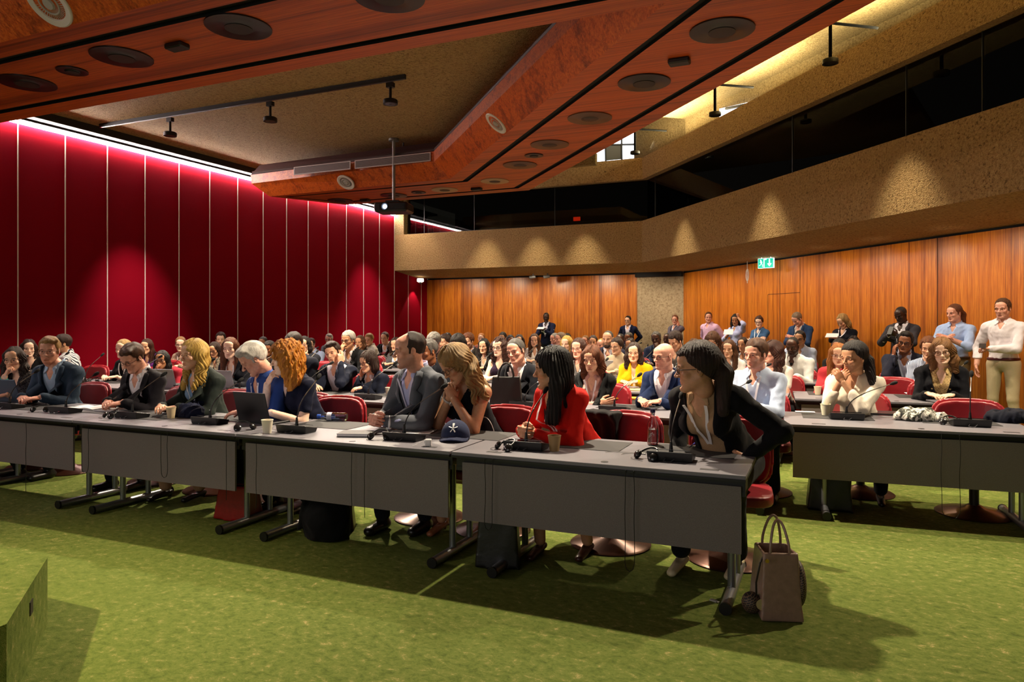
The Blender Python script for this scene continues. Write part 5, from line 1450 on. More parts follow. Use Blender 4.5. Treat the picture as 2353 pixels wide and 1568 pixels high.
P_(1602, 778, 4.38, 'woman in black cardigan with glasses, hand on hip, leaning forward', f=1, hair=('ponytail', 'dark'), skin='tan', top=('blouse', 'b08f6a'), jacket=('0d0d10',), lapel=0, glasses='dark', arms=('table', ('L', 'at', (.16, -.10, .10), (.62, .05, .22), 'flat', (-.9, -.2, -.3), (0, 1, .2)), ('R', 'at', (-.16, -.20, .10), (-.35, .1, .1), 'relax', (.2, -.6, -.6), (0, 0, -1))), lean=32, tilt=-4, dy=38, openfront=.055, jopen=.08, lanyard='e2dcd8', necklen=.108, s=1.18, rz=-8, twist=10, feet=(-.05, .10), shoec='d8c8a0', neckline=.03, vol=.012, seatrow=1, button=-.1)
# second row
P_(66, 780, 6.45, 'young woman with long dark hair beside the red wall', f=1, hair=('longwavy', 'dark'), skin='pale', top=('tee', '121012'), bare=1, dy=-35, lod=1)
P_(143, 769, 2, 'man in white shirt with fine dark stripes turned away', hair=('short', 'dark'), skin='tan', top=('shirt', 'd8d6da', 'vstripe', '2a2c38'), dy=45, lod=1, vol=.006, twist=55)
P_(283, 780, 2, 'woman with fair hair tied back in black cardigan and white lanyard', f=1, hair=('bun', 'ashblond'), skin='pale', top=('threeq', '0e0e10'), lanyard='e8e4e0', dy=0, lod=1)
P_(337, 779, 8.1, 'woman with long auburn hair in purple top', f=1, hair=('long', 'darkred'), skin='fair', top=('sweater', '4a1a5c'), arms=('table', ('R', 'chin')), dy=0, lod=1)
P_(372, 806, 2, 'woman with black hair and glasses covering her mouth, behind silver laptop', f=1, hair=('long', 'black'), skin='olive', top=('tee', 'a02838'), glasses='dark', arms=('table', ('R', 'mouth')), dy=-15, lod=1, lean=34, neck=12)
P_(415, 774, 3, 'woman with tied hair and blue tinted glasses in patterned beige blouse', f=1, hair=('ponytail', 'lightbrown'), skin='pale', top=('blouse', 'b89c86', 'pattern', '6a5040'), glasses='dark', lanyard='ece8e4', dy=-22, lod=1)
P_(507, 764, 9.9, 'man with dark hair, only his upper face visible behind the auburn haired woman', hair=('curlyshort', 'dark'), skin='pale', top=('shirt', '30343c'), dy=-22, lod=2, vol=.006)
P_(493, 786, 8.5, 'woman with dark hair and glasses looking down beside red wall seam', f=1, hair=('shoulder', 'dark'), skin='tan', top=('blouse', '8c8070', 'pattern', '2a2420'), glasses='dark', pitch=20, lod=1)
P_(529, 776, 2, 'young woman with long auburn hair in dark blazer behind the white haired man', f=1, hair=('long', 'auburn'), skin='pale', top=('blouse', 'a86850'), jacket=('14161f',), lanyard='ece6e2', dy=-22, lod=1, jopen=.09)
P_(578, 782, 8.4, 'person with brown hair mostly hidden behind the white haired man', hair=('short', 'brown'), skin='fair', top=('shirt', '3a3a40'), lod=2, f=1)
P_(604, 774, 4, 'person with smooth dark grey hair behind the orange haired woman', hair=('short', 'darkgrey'), skin='tan', top=('shirt', '1c1c20'), lod=2)
P_(618, 785, 3, 'person with black curly hair just left of the orange haired woman', hair=('curlyshort', 'black'), skin='brown', top=('shirt', '202024'), lod=2, vol=.012)
P_(674, 765, 2, 'bearded man with dark brown hair in navy suit behind orange haired woman', hair=('short', 'dark'), skin='tan', top=('shirt', '30384c'), jacket=('161a28',), beard=.8, pitch=10, dy=-5, lod=1, vol=.008)
P_(699, 773, 8.9, 'woman with black hair and glasses holding hand to mouth', f=1, hair=('bob', 'black'), skin='fair', top=('sweater', '20222a'), glasses='thin', arms=('table', ('L', 'mouth')), dy=-15, lod=2)
P_(714, 777, 4, 'man in pale blue shirt and dark tie with round glasses', hair=('short', 'dark'), skin='pale', top=('shirt', 'a4b4d8'), tie='171a30', glasses='dark', beard=.6, dy=-5, lod=1)
P_(756, 767, 5, 'silver haired man with dark glasses near the red wall', hair=('sideswept', 'silver'), skin='rosy', top=('shirt', '6c7076'), glasses='dark', dy=-5, lod=1)
P_(765, 786, 2, 'young man in navy suit tilting head onto raised hand', hair=('sideswept', 'dark'), skin='fair', top=('shirt', 'e4e2ee'), jacket=('12182a',), arms=('table', ('L', 'temple')), roll=-16, ntilt=-6, dy=-18, lod=0, vol=.010, jopen=.13, lean=14)
P_(800, 761, 8.75, 'grey haired man with glasses holding fingers to his nose', hair=('short', 'silver'), skin='tan', top=('shirt', 'cfc4c4'), jacket=('0d0d10',), glasses='dark', arms=('table', ('R', 'mouth')), dy=0, lod=1, vol=.008)
P_(827, 771, 4, 'man with chin length dark brown hair left of white shirted man', hair=('bob', 'brown'), skin='tan', top=('shirt', '2a2420'), dy=0, lod=2)
P_(848, 767, 12.3, 'fair haired man in white shirt leaning on his elbow', hair=('sideswept', 'ashblond'), skin='fair', top=('shirt', 'd6d4ca'), arms=('table', ('R', 'cheek')), dy=0, lod=1, vol=.008, twist=40)
P_(846, 807, 2, 'woman with dark bob and black glasses in navy blazer, fist at cheek', f=1, hair=('bob', 'dark'), skin='fair', top=('blouse', 'd8d4da'), jacket=('131829',), glasses='dark', arms=('table', ('R', 'cheek')), pitch=12, dy=10, lod=0, lean=22, vol=.006)
P_(884, 763, 5, 'man with brown hair and glasses in black suit near red wall corner', hair=('short', 'darkred'), skin='fair', top=('shirt', 'd8d8e4'), jacket=('101014',), glasses='thin', dy=0, lod=1)
P_(909, 776, 4, 'woman with brown curly hair in grey jacket behind the balding man', f=1, hair=('curlylong', 'dark'), skin='fair', top=('blouse', 'b8c4dc'), jacket=('4a4a4e',), lod=2)
P_(984, 780, 2, 'dark haired man in navy jacket between balding man and blond woman', hair=('short', 'darkgrey'), skin='brown', top=('shirt', '2a2c38'), jacket=('14161e',), lod=1, dy=10)
P_(997, 765, 3, 'man with curly grey hair and ruddy face looking down', hair=('curlyshort', 'grey'), skin='rosy', top=('shirt', '4c4444'), pitch=20, dy=-5, lod=1, vol=.008)
P_(1021, 769, 4, 'woman with short dark hair in white blouse', f=1, hair=('short', 'dark'), skin='fair', top=('shirt', 'd8d2c8'), dy=12, lod=1, vol=.010)
P_(1028, 765, 5, 'dark skinned man half hidden above the short haired woman', hair=('crop', 'black'), skin='brown', top=('shirt', '3c3630'), lod=2)
P_(1052, 769, 3, 'woman with smooth black hair and pale blue shirt looking down', f=1, hair=('long', 'black'), skin='brown', top=('shirt', '7f9cd0'), pitch=15, dy=-5, lod=1, vol=.012)
P_(1076, 766, 4, 'bearded man with ginger hair in dark cardigan and lanyard', hair=('curlyshort', 'auburn'), skin='fair', top=('shirt', '8a8694'), jacket=('221e1c',), lanyard='cfd4e4', beard=.9, pitch=14, dy=5, lod=1, vol=.010)
P_(1106, 766, 6, 'pale blonde woman in the back rows, hand near her face', f=1, hair=('bun', 'red'), skin='pale', top=('blouse', '9a5c48'), lod=2, dy=-10)
P_(1112, 778, 10.35, 'woman with long wavy black hair in black blazer and pale top', f=1, hair=('longwavy', 'black'), skin='fair', top=('blouse', 'c4bcb4'), jacket=('0e0d0f',), dy=-10, lod=1, jopen=.07)
P_(1147, 775, 3, 'woman with short dark red curls and glasses in purple lace top', f=1, hair=('curlylong', 'darkred'), skin='pale', top=('sleeveless', '2e1a34', 'pattern', '0e0a14'), bare=1, glasses='dark', dy=-5, lod=1)
P_(1155, 764, 6, 'person with black hair and tan forehead in the back rows', hair=('curlyshort', 'black'), skin='tan', top=('shirt', '5a3a2c'), lod=2, vol=.006)
P_(1173, 770, 5, 'person with short black hair turned aside in the fifth row', hair=('short', 'black'), skin='brown', top=('shirt', '6c4438'), lod=2, dy=-40)
P_(1193, 769, 5, 'woman with fair skin and dark hair behind the grey haired man with glasses', f=1, hair=('shoulder', 'dark'), skin='fair', top=('blouse', '4a3428'), lod=2, dy=-20)
P_(1186, 778, 2, 'man with cropped grey hair and rimless glasses in dark suit behind black bag', hair=('crop', 'darkgrey'), skin='rosy', top=('shirt', 'e4dcdc'), jacket=('16181f',), glasses='thin', dy=-12, roll=-10, lanyard='ece8e8', lod=0, jopen=.09)
P_(1228, 767, 5, 'woman with brown hair and white hair band in white top', f=1, hair=('long', 'brown'), skin='fair', top=('blouse', 'e0d8d0'), dy=-20, lod=1)
P_(1274, 766, 6, 'man in blue jacket half hidden beside the standing man', hair=('short', 'grey'), skin='rosy', top=('shirt', '3c5a90'), lod=2, dy=30)
P_(1288, 764, 5, 'man with greying brown hair in white shirt turned left', hair=('short', 'greybrown'), skin='rosy', top=('shirt', 'd8d4d0'), lod=2, dy=35)
P_(1303, 766, 6, 'person with dark hair behind the blonde woman', hair=('short', 'black'), skin='brown', top=('shirt', '302c2c'), lod=2)
P_(1302, 772, 4, 'young woman with long straight blond hair', f=1, hair=('long', 'blond'), skin='pale', top=('tee', '1e1c20'), dy=-5, lod=1)
P_(1329, 777, 3, 'woman with dark red short hair and glasses in striped top and lanyard', f=1, hair=('bob', 'darkred'), skin='rosy', top=('tee', '16161a', 'hstripe', '8c8a88'), glasses='thin', lanyard='ece8ec', dy=-10, lod=1)
P_(1345, 771, 6, 'fair haired person low behind the dark red haired woman', hair=('short', 'lightbrown'), skin='rosy', top=('shirt', '8a6a50'), lod=2)
P_(1363, 771, 5, 'smiling young woman with dark hair tied back', f=1, hair=('bun', 'dark'), skin='tan', top=('blouse', '5c3c34'), lod=2, dy=-15)
P_(1360, 795, 2, 'woman with shoulder length auburn hair in black blazer and pink blouse', f=1, hair=('shoulder', 'auburn'), skin='fair', top=('blouse', 'c89c90'), jacket=('121314',), lanyard='ece4e4', dy=-25, pitch=10, lod=0, jopen=.12, vol=.008, arms='crossed')
P_(1380, 779, 5, 'fair haired man low beside the bald bearded man', hair=('receding', 'blond'), skin='rosy', top=('shirt', '3a4464'), lod=2)
P_(1397, 759, 4, 'bald man with dark beard in navy suit and pink tie', hair=('shaved', 'darkgrey'), skin='fair', top=('shirt', 'd8d4dc'), jacket=('23253a',), tie='b85a88', beard=.95, beardhair='dark', dy=-12, lod=1)
P_(1417, 777, 10.4, 'woman with dark hair and round glasses wrapped in cream shawl', f=1, hair=('bun', 'dark'), skin='fair', top=('turtleneck', 'c9b698'), glasses='thin', dy=5, lod=1, vol=.006)
P_(1425, 766, 5, 'dark skinned man with shaved head left of standing suited man', hair=('shaved', 'black'), skin='dark', top=('shirt', '20222c'), lod=2)
P_(1444, 764, 6, 'man with grey temples in front of the standing man with glasses', hair=('short', 'darkgrey'), skin='brown', top=('shirt', '20222c'), lod=2)
P_(1448, 777, 12.2, 'woman with dark wavy hair above the woman in yellow', f=1, hair=('shoulder', 'dark'), skin='tan', top=('blouse', '3a2c30'), lod=2)
P_(1456, 787, 3, 'woman in bright yellow jacket with round glasses', f=1, hair=('shoulder', 'dark'), skin='fair', top=('blouse', 'e8dcc0'), jacket=('e0a400',), lapel=0, glasses='thin', dy=-30, lod=0, jopen=.03, jname='yellow_jacket')
P_(1508, 762, 5, 'dark skinned man in navy suit resting chin on his hand', hair=('short', 'darkgrey'), skin='dark', top=('shirt', '3c4c6c'), jacket=('1c2640',), arms=('table', ('L', 'chin')), roll=-8, dy=-10, lod=1)
P_(1533, 765, 6, 'dark skinned bald man behind the bald man with glasses', hair=('shaved', 'black'), skin='dark', top=('shirt', '40404a'), lod=2)
P_(1552, 763, 4, 'man with thick curly brown hair looking down', hair=('curlyshort', 'dark'), skin='fair', top=('shirt', '5a5450'), pitch=25, lod=1, vol=.012, dy=10)
P_(1525, 787, 2, 'bald man with dark rimmed glasses in navy suit and white shirt', hair=('none', 'grey'), skin='rosy', top=('shirt', 'e8e4ea'), jacket=('17264a',), glasses='dark', lanyard='ece8ee', dy=5, lod=0, jopen=.10)
P_(1594, 778, 4, 'person with brown hair mostly hidden behind the woman in black cardigan', hair=('shoulder', 'brown'), skin='fair', top=('shirt', '4c3c34'), lod=2, f=1)
P_(1638, 763, 4, 'woman with very long dark brown hair and glasses looking down', f=1, hair=('long', 'brown'), skin='fair', top=('blouse', '5a5048'), glasses='thin', pitch=30, neck=20, lod=1, vol=.006, dy=-15)
P_(1675, 781, 10.3, 'young woman with long brown hair in white blouse behind paper cup', f=1, hair=('long', 'brown'), skin='fair', top=('blouse', 'dcd8d4'), dy=-12, lod=1, part=0)
P_(1707, 775, 5, 'woman with dark hair resting chin, right of the long haired woman', f=1, hair=('shoulder', 'dark'), skin='tan', top=('blouse', '8a8a90', 'hstripe', 'd0d0d4'), lod=2)
P_(1737, 779, 6.6, 'man with short brown hair in light blue shirt and lanyard', hair=('short', 'brown'), skin='rosy', top=('shirt', 'bccbe4'), lanyard='ece8ee', beard=.25, dy=-2, lod=0, vol=.006, lean=8)
P_(1776, 783, 3, 'woman with long reddish brown hair in white t-shirt, face hidden', f=1, hair=('longwavy', 'darkred'), skin='rosy', top=('tee', 'd8ccc0'), dy=35, lod=1, bare=1, vol=.006)
P_(1821, 773, 10.3, 'bald dark skinned man in white shirt and black tie', hair=('shaved', 'black'), skin='dark', top=('shirt', 'd8d8d4'), tie='0d0d12', beard=.7, pitch=14, lod=1, dy=-10, wide=1.1)
P_(1838, 760, 5, 'dark haired man in light blue shirt behind the bald man with tie', hair=('short', 'black'), skin='tan', top=('shirt', 'bcc8e4'), glasses='dark', dy=-5, lod=1)
P_(1927, 778, 4, 'person with long black hair in black jacket behind ginger haired woman', f=1, hair=('long', 'black'), skin='brown', top=('blouse', '101012'), jacket=('0e0e10',), lod=2)
P_(1961, 772, 5, 'person with black hair seated below the standing blonde woman', f=1, hair=('shoulder', 'black'), skin='brown', top=('blouse', '2a2028'), lod=2)
P_(1927, 789, 3, 'ginger haired woman with thin glasses in coral red top', f=1, hair=('long', 'red'), skin='fair', top=('blouse', 'c83c44'), glasses='thin', dy=-30, lod=1)
P_(1962, 786, 6.78, 'woman with black ponytail in cream sweater resting chin on clasped hands', f=1, hair=('ponytail', 'black'), skin='tan', top=('threeq', 'e2d8c6'), bare=0, arms=('table', ('R', 'under'), ('L', 'under')), dy=8, lod=0, lean=20, vol=.010, wide=1.12, tailx=.07)
P_(2080, 762, 10.3, 'young man with black hair and glasses leaning cheek on hand', hair=('upcurl', 'black'), skin='brown', top=('shirt', '9a9ab0'), jacket=('1a1c2c',), glasses='dark', arms=('table', ('R', 'cheek')), roll=8, dy=-15, lod=1, lanyard='b8c0d4')
P_(2134, 775, 9.9, 'person with light brown hair in striped shirt hidden behind seated blazer woman', f=1, hair=('short', 'auburn'), skin='fair', top=('shirt', 'c4cce0', 'vstripe', '3c4864'), lod=1, dy=-20, vol=.010)
P_(2165, 778, 8.45, 'woman with light brown hair and glasses in black blazer and gold blouse', f=1, hair=('shoulder', 'lightbrown'), skin='pale', top=('blouse', 'cdb078', 'scroll', '5a3c1c'), jacket=('0d0e14',), lapel=0, glasses='brown', buttons=1, roll=-6, dy=-25, lod=0, jopen=.10, vol=.010, wide=1.1)
# standing along the walls
W1 = 18.55
def S_(px, py, label, **k):
    if px < 1500: Y = W1
    else:
        off = k.pop('off', .42); q = on_plane(px, py, (A2.x-N2.x*off, A2.y-N2.y*off, 1), (N2.x, N2.y, 0)); Y = min(q.y, 18.5)
    k.setdefault('dy', 0); k.setdefault('lod', 1)
    k.update(px=px, py=py, Y=Y, label=label, stand=1, row=None); L.append(k)
S_(1255, 719, 'standing dark skinned man in navy suit holding papers by wood wall', hair=('crop', 'black'), skin='deep', top=('shirt', 'd4d4e8'), jacket=('191f3a',), arms=('down', ('R', 'chest'), ('L', 'chest')), lanyard='e4e4ec', jopen=.09, dy=-15)
S_(1443, 726, 'standing man in navy suit with dark hair and glasses beside stone pier', hair=('short', 'black'), skin='fair', top=('shirt', 'dcd4e4'), jacket=('161d3c',), glasses='dark', arms='behind', dy=5, jopen=.08)
S_(1551, 724, 'standing man in grey jacket holding his ear in front of pale stone pier', hair=('short', 'auburn'), skin='rosy', top=('shirt', 'e0e0ee'), jacket=('5c5664',), glasses='thin', arms=('crossed', ('L', 'cheek')), dy=-10, off=.6)
S_(1628, 717, 'standing man in pale pink shirt with hands behind back', hair=('crop', 'brown'), skin='rosy', top=('shirt', 'dcb6d4'), arms='behind', dy=-20, beard=.2)
S_(1690, 722, 'standing woman in lilac shirt raising an arm to her head', f=1, hair=('long', 'black'), skin='olive', top=('rolled', 'b4bce4'), arms=('down', ('L', 'head'), ('R', 'chest')), pitch=15, dy=-5, bare=1)
S_(1744, 727, 'standing woman in denim shirt with glasses and folded arms', f=1, hair=('bun', 'darkred'), skin='pale', top=('shirt', '3e6088', 'denim'), glasses='dark', arms='crossed', lanyard='dce0e8', dy=-8, bunpos=(0, .07, .11), vol=.008)
S_(1832, 718, 'standing man in blue jacket bowing his head', hair=('short', 'greybrown'), skin='rosy', top=('shirt', 'dcd8d4'), jacket=('2c4266',), pitch=35, neck=30, lean=8, arms=('down', ('R', 'chest'), ('L', 'chest')), dy=25, lanyard='e8e4e0')
S_(1936, 721, 'standing blonde woman in black top reading papers', f=1, hair=('shoulder', 'ashblond'), skin='fair', top=('sweater', '0d0f1a'), pitch=35, neck=25, lanyard='dcd8e4', arms=('down', ('R', 'cheek'), ('L', 'chest')), dy=15)
S_(2070, 704, 'standing bald dark skinned man in grey blazer looking at phone', hair=('shaved', 'black'), skin='deep', top=('shirt', 'e8e4ec'), jacket=('38363c',), arms=('down', ('R', 'phone'), ('L', 'phone')), pitch=22, neck=14, dy=10, legs='b8a684', jopen=.10, lanyard='e8e4ec')
S_(2193, 699, 'standing man with long ginger hair in light blue shirt', hair=('ponytail', 'auburn'), skin='rosy', top=('rolled', 'a8c0ec'), arms=('down', ('R', 'chest'), ('L', 'chest')), dy=20, legs='6a5a3c', bare=1, belt='3a2416', lod=0)
S_(2304, 686, 'standing man in white shirt and beige trousers at the right edge', hair=('curlyshort', 'brown'), skin='rosy', top=('shirt', 'ece4e8'), arms=('down', ('L', 'at', (-.04, -.27, .16), (.42, .02, .06), 'grip', (-.8, -.4, .1), (0, 0, -1)), ('R', 'side')), dy=0, legs='c0b08c', belt='4c1016', lod=0, off=.6, beard=.2, neck=2)
import time as _t
_t0 = _t.time()
for sp in L:
    q = at_Y(sp['px'], sp['py'], sp['Y']); tot = math.degrees(math.atan2(q.x+6, sp['Y']+2))
    if sp.get('stand'):
        wallrz = 0 if sp['px'] < 1500 else math.degrees(math.atan2(D2.y, D2.x))
        rz = wallrz*.55; sp['rz'] = rz; sp['yaw'] = tot+sp.get('dy', 0)+rz; sp.setdefault('lean', 0); sp.setdefault('twist', 0)
    else:
        sp['yaw'] = tot+sp.get('dy', 0)+sp.get('rz', 0); sp.setdefault('twist', tot*.5+sp.get('dy', 0)*.35); sp.setdefault('lean', 16 if sp.get('lod', 0) < 2 else 12)
    person(sp)
print('people', len(L), round(_t.time()-_t0, 1), 's')
CH = []
for px, py, Y, rz, lb in ((783, 914, 5.02, .1, 'empty red chair between orange haired woman and balding man'), (1165, 934, 4.98, -.05, 'empty red chair between blond woman and woman in red'),
                          (1425, 944, 5.0, -.25, 'empty red chair with a black coat hung over its left side'), (2225, 918, 6.9, .0, 'empty red chair in the second row behind patterned scarf'),
                          (2065, 858, 9.3, .2, 'dark red chair seen in front of the young man leaning on hand')):
    q = at_Y(px, py, Y); place_chair(q.x, Y-.25, rz, lb); CH.append((q.x, Y-.25))
# a chair for everyone who sits, and the empty ones
for sp in L:
    if sp.get('stand'): continue
    x, y, z = sp['loc']
    if any(math.hypot(x-a_, y-b_) < (.5 if y > 5.5 else .42) for a_, b_ in CH) : continue
    CH.append((x, y)); place_chair(x, y+.03, random.Random(int(x*100)).uniform(-.12, .12), 'red swivel chair under the '+' '.join(sp['label'].split()[:11]).rstrip(','))
# ------------------------------------------------------------------ things on, under and in front of the tables
PAPER = mat('white_paper', 'e6e3e4', .7); BLK = mat('black_plastic', '0e0e10', .35); GREYP = mat('grey_metal_laptop', 'a2a4a8', .35, metal=.6)
def blob(name, c, r, m, label, cat, seed=0, amp=.018, f=30, h=.008, rz=0, flat=True, extra=None):
    g = Grid((-r[0]*1.4, -r[1]*1.4, -.005), (r[0]*1.4, r[1]*1.4, r[2]*1.7), h)
    g.ell((0, 0, r[2]*.25), (r[0], r[1], r[2]*.8), .01)
    if extra: extra(g)
    g.disp(lambda X, Y, Z: amp*(1.7*np.abs(wob(X, Y, Z*1.3, f, seed))+1.0*np.abs(wob(X*1.2, Y, Z, f*2.1, seed+2))-.75), .06)
    g.fn(lambda X, Y, Z: -(Z-.001), 0, 'int')
    V, Q = g.mesh(); V, Q = keep_big(V, Q, .05); V = smooth_V(V, Q, 2, .4)
    o = np_mesh(name, [(V, Q, 0)], m); o.location = c; o.rotation_euler = (0, 0, rz); tag(o, label, cat); return o
# headphones beside the consoles
def headphones(px, py, rz, label, py_dy=0):
    c = tabpt(px, py); e = empty('headphones', (c.x, c.y, TH+.002), rz, label, 'headphones', 'black headphones on the tables'); e.scale = (.8, .8, .8)
    arc = [(.075*math.cos(a), .03+.10*math.sin(a)*.9, .030+.045*math.sin(a)) for a in [math.pi*k/16 for k in range(17)]]
    MB().tube(arc, .0045, 6, flat=1.8).build('headband', [BLK], e, True)
    for sx in (-1, 1):
        M = T(sx*.075, .02, .030, rx=.9, rz=sx*.5)
        cup = MB().lathe([(0, -.014), (.028, -.014), (.033, -.006), (.033, .006), (.020, .015), (0, .017)], 20, M=M).build('ear_cup', [mat('cup_gloss', '1a1a1c', .2)], e, True)
        MB().torus((0, 0, -.010), .025, .009, 20, 8, M=M).build('ear_pad', [mat('foam_pad', '0a0a0a', .9)], cup, True)
    MB().tube(bez((-.08, 0, .012), (-.12, -.04, .004), (-.05, -.07, .004), (.04, -.05, .004), 12), .0018, 5).build('cable', [BLK], e, True)
headphones(88, 948, .4, 'flat coiled headphones left of the bearded man microphone')
headphones(243, 962, -.3, 'black headphones left of the microphone by the writing man')
headphones(566, 990, 1.2, 'black headphones in front of the black laptop beside the white cup')
headphones(868, 1012, .2, 'black headphones between dark notebook and microphone of the grey suited man')
headphones(1150, 1036, -.6, 'black headphones left of the microphone of the woman in red')
headphones(1478, 1058, -.5, 'black headphones in front of the glass bottle')
headphones(2188, 978, .1, 'black headphones between patterned scarf and rightmost microphone')
def hp_r2(px, py, lb): headphones(px, py, .4, lb)
headphones(212, 880, .2, 'headphones on second row table left of the man writing')
headphones(1335, 922, .5, 'headphones on the second row table beside yellow folder')
# laptops, seen from behind
def laptop(px, py, wd, rz, color, label, ang=105, hgt=None, z=TH, logo=True):
    c = at_z(px, py, z); m = mat('laptop_'+color, color, .35, metal=.4 if color != '0b0c10' else 0); e = empty('laptop', (c.x, c.y, z+.002), rz, label, 'laptop')
    d = hgt or wd*.68
    MB().box((-wd/2, 0, 0), (wd/2, d, .014), bev=.004).build('base', [m], e)
    MB().box((-wd/2+.02, .02, .014), (wd/2-.02, d*.55, .0155)).build('keyboard', [BLK], e)
    M = T(0, .002, .012, rx=math.radians(-(ang-90)))
    lid = MB().box((-wd/2, -.006, 0), (wd/2, .002, d), bev=.003, M=T(0, .002, .012, rx=math.radians(ang-90))).build('lid', [m], e)
    MB().box((-wd/2+.012, .0025, .012), (wd/2-.012, .003, d-.012), M=T(0, .002, .012, rx=math.radians(ang-90))).build('screen', [mat('laptop_screen', '98a4b8', .3, emit='a8b8d8', estr=.8)], lid)
laptop(585, 974, .36, -.10, '0b0c10', 'open black laptop seen from behind in front of the orange haired woman', 104)
laptop(20, 925, .34, .1, '4c5a6c', 'blue grey laptop at the left edge of the front row', 108)
laptop(380, 893, .34, .1, '9a9ca2', 'left of two silver laptops on the second row table', 106)
laptop(512, 897, .34, .1, '9a9ca2', 'right of two silver laptops, behind the white haired man', 106)
laptop(722, 892, .33, .1, '3c3e44', 'dark grey laptop behind the orange haired woman', 108)
laptop(1400, 862, .32, 0, 'a4a8b4', 'pale laptop behind the auburn haired woman', 108)
# cups
def cup(px, py, hgt, color, label, z=TH):
    c = at_z(px, py, z); e = empty('paper_cup', (c.x, c.y, z+.001), 0, label, 'cup', 'paper cups on the tables'); r0, r1 = hgt*.30, hgt*.43
    MB().lathe([(0, 0.004), (r0-.002, .004), (r0, 0), (r1, hgt), (r1-.002, hgt), (r0-.002, .006), (0, .006)], 32).build('wall', [mat('cup_'+color, color, .6)], e, True)
    MB().torus((0, 0, hgt), r1, .0022, 32, 6).build('rim', [mat('cup_'+color, color, .6)], e, True)
cup(393, 962, .09, 'c9b48e', 'beige paper cup half hidden behind crumpled navy cloth')
cup(614, 996, .095, 'e8dfc8', 'white paper cup with small red mark beside the black laptop')
cup(1274, 1037, .095, '94774c', 'brown paper cup in front of the woman in red')
cup(893, 909, .085, 'dcd2bc', 'white paper cup behind the grey suited man')
cup(1897, 955, .095, 'e6e2c4', 'white paper cup in front of the woman in cream sweater')
cup(1879, 908, .09, 'cfc0a0', 'beige cup left of woman in cream, one row behind her')
cup(1649, 880, .085, '9c8258', 'brown paper cup before the young woman in white blouse')
c = tabpt(614, 996)
# bottles
c = tabpt(764, 968); e = empty('plastic_bottle', (c.x, c.y, TH+.036), .32, 'blue tinted plastic water bottle lying on its side', 'bottle')
Mr = T(0, 0, 0, ry=math.pi/2)
MB().lathe([(0, .12), (.026, .12), (.033, .11), (.031, .09), (.034, .075), (.031, .06), (.034, .045), (.031, .03), (.034, .01), (.033, -.03), (.028, -.06), (.014, -.085), (.013, -.10)], 28, M=Mr).build('body', [m_clear('bottle_blue', (.55, .65, 1))], e, True)
MB().cyl((-.125, 0, 0), (-.098, 0, 0), .017, 20).build('cap', [mat('blue_cap', '2a56b8', .4)], e, True)
MB().lathe([(.0345, .0), (.0345, -.04)], 28, M=Mr).build('label', [mat('bottle_label', 'd4d4e4', .5)], e, True)
c = tabpt(1500, 1023); e = empty('glass_bottle', (c.x, c.y, TH+.003), 0, 'clear glass water bottle with dark blue cap standing on desk pad', 'bottle')
MB().lathe([(0, .006), (.030, .004), (.034, .0), (.036, .01), (.036, .115), (.032, .14), (.018, .175), (.0145, .19), (.0145, .215), (.0125, .215), (.0125, .19), (.030, .138), (.0335, .115), (.0335, .012), (0, .010)], 36).build('glass', [m_clear('bottle_glass', (.96, .98, .97), .02, 1.45)], e, True)
MB().lathe([(0, .0105), (.033, .0125), (.033, .10), (0, .10)], 28).build('water', [m_clear('water', (.93, .96, .98), .0, 1.33)], e, True)
MB().cyl((0, 0, .208), (0, 0, .232), .0165, 24).build('cap', [mat('navy_cap', '1a1c4a', .4)], e, True)
tx = MB(); WT_ = mat('print_white', 'dcdcdc', .5)
for (x0, z0, x1, z1) in ((.012, .100, .012, .118), (-.008, .100, -.008, .118), (-.008, .118, .000, .115), (.0, .115, .002, .109), (.002, .109, 0, .103), (0, .103, -.008, .100), (.018, .118, .022, .100), (-.014, .100, -.02, .118), (-.016, .06, .006, .085), (.006, .085, .016, .06), (-.012, .075, .018, .072), (-.018, .05, .0, .066)):
    a, b = [Vector((x, -math.sqrt(max(0, .0368**2-x*x)), z)) for x, z in ((x0, z0), (x1, z1))]; tx.tube([a, b], .0011, 4)
tx.build('printed_lettering', [WT_], e)
# navy cap with white asterisk
c = tabpt(1042, 1012); e = empty('baseball_cap', (c.x, c.y+.03, TH+.001), .30, 'navy baseball cap with white asterisk emblem', 'cap'); NAVY = cloth('262e4a')
g = Grid((-.12, -.18, -.01), (.12, .13, .16), .005)
g.ell((0, .0, .03), (.098, .105, .105), .01); g.ell((0, 0, .02), (.092, .099, .100), .004, 'sub'); g.fn(lambda X, Y, Z: -(Z-.002), 0, 'int'); V, Q = g.mesh(); np_mesh('crown', [(V, Q, 0)], NAVY, e)
g = Grid((-.12, -.19, -.02), (.12, 0, .10), .005)
g.fn(lambda X, Y, Z: np.maximum(np.maximum(np.abs(Z-(.040-4.2*X*X+.28*(Y+.08)))-.004, np.sqrt(X*X+(Y+.055)**2*.9)-.098), -(np.sqrt(X*X/.98+Y*Y*.86)-.095)), 0, 'add')
g.fn(lambda X, Y, Z: -(Z-.002), 0, 'int'); V, Q = g.mesh(); V, Q = keep_big(V, Q, .1)
if len(Q): np_mesh('visor', [(V, Q, 0)], NAVY, e)
MB().sphere((0, 0, .136), .006, 8).build('top_button', [NAVY], e, True)
em = MB()
for k in range(5):
    a = math.pi/2+2*math.pi*k/5; pts = []
    for r_ in (.003, .012, .021, .029):
        x = r_*math.cos(a); z = .088+r_*math.sin(a); q = 1-(x/.098)**2-((z-.03)/.105)**2; pts.append((x, -.105*math.sqrt(max(0, q))-.001, z))
    em.tube(pts, [.004, .0055, .0072, .0080], 6, flat=.35)
em.build('asterisk_emblem', [mat('emblem_white', 'f0f0f0', .6)], e)
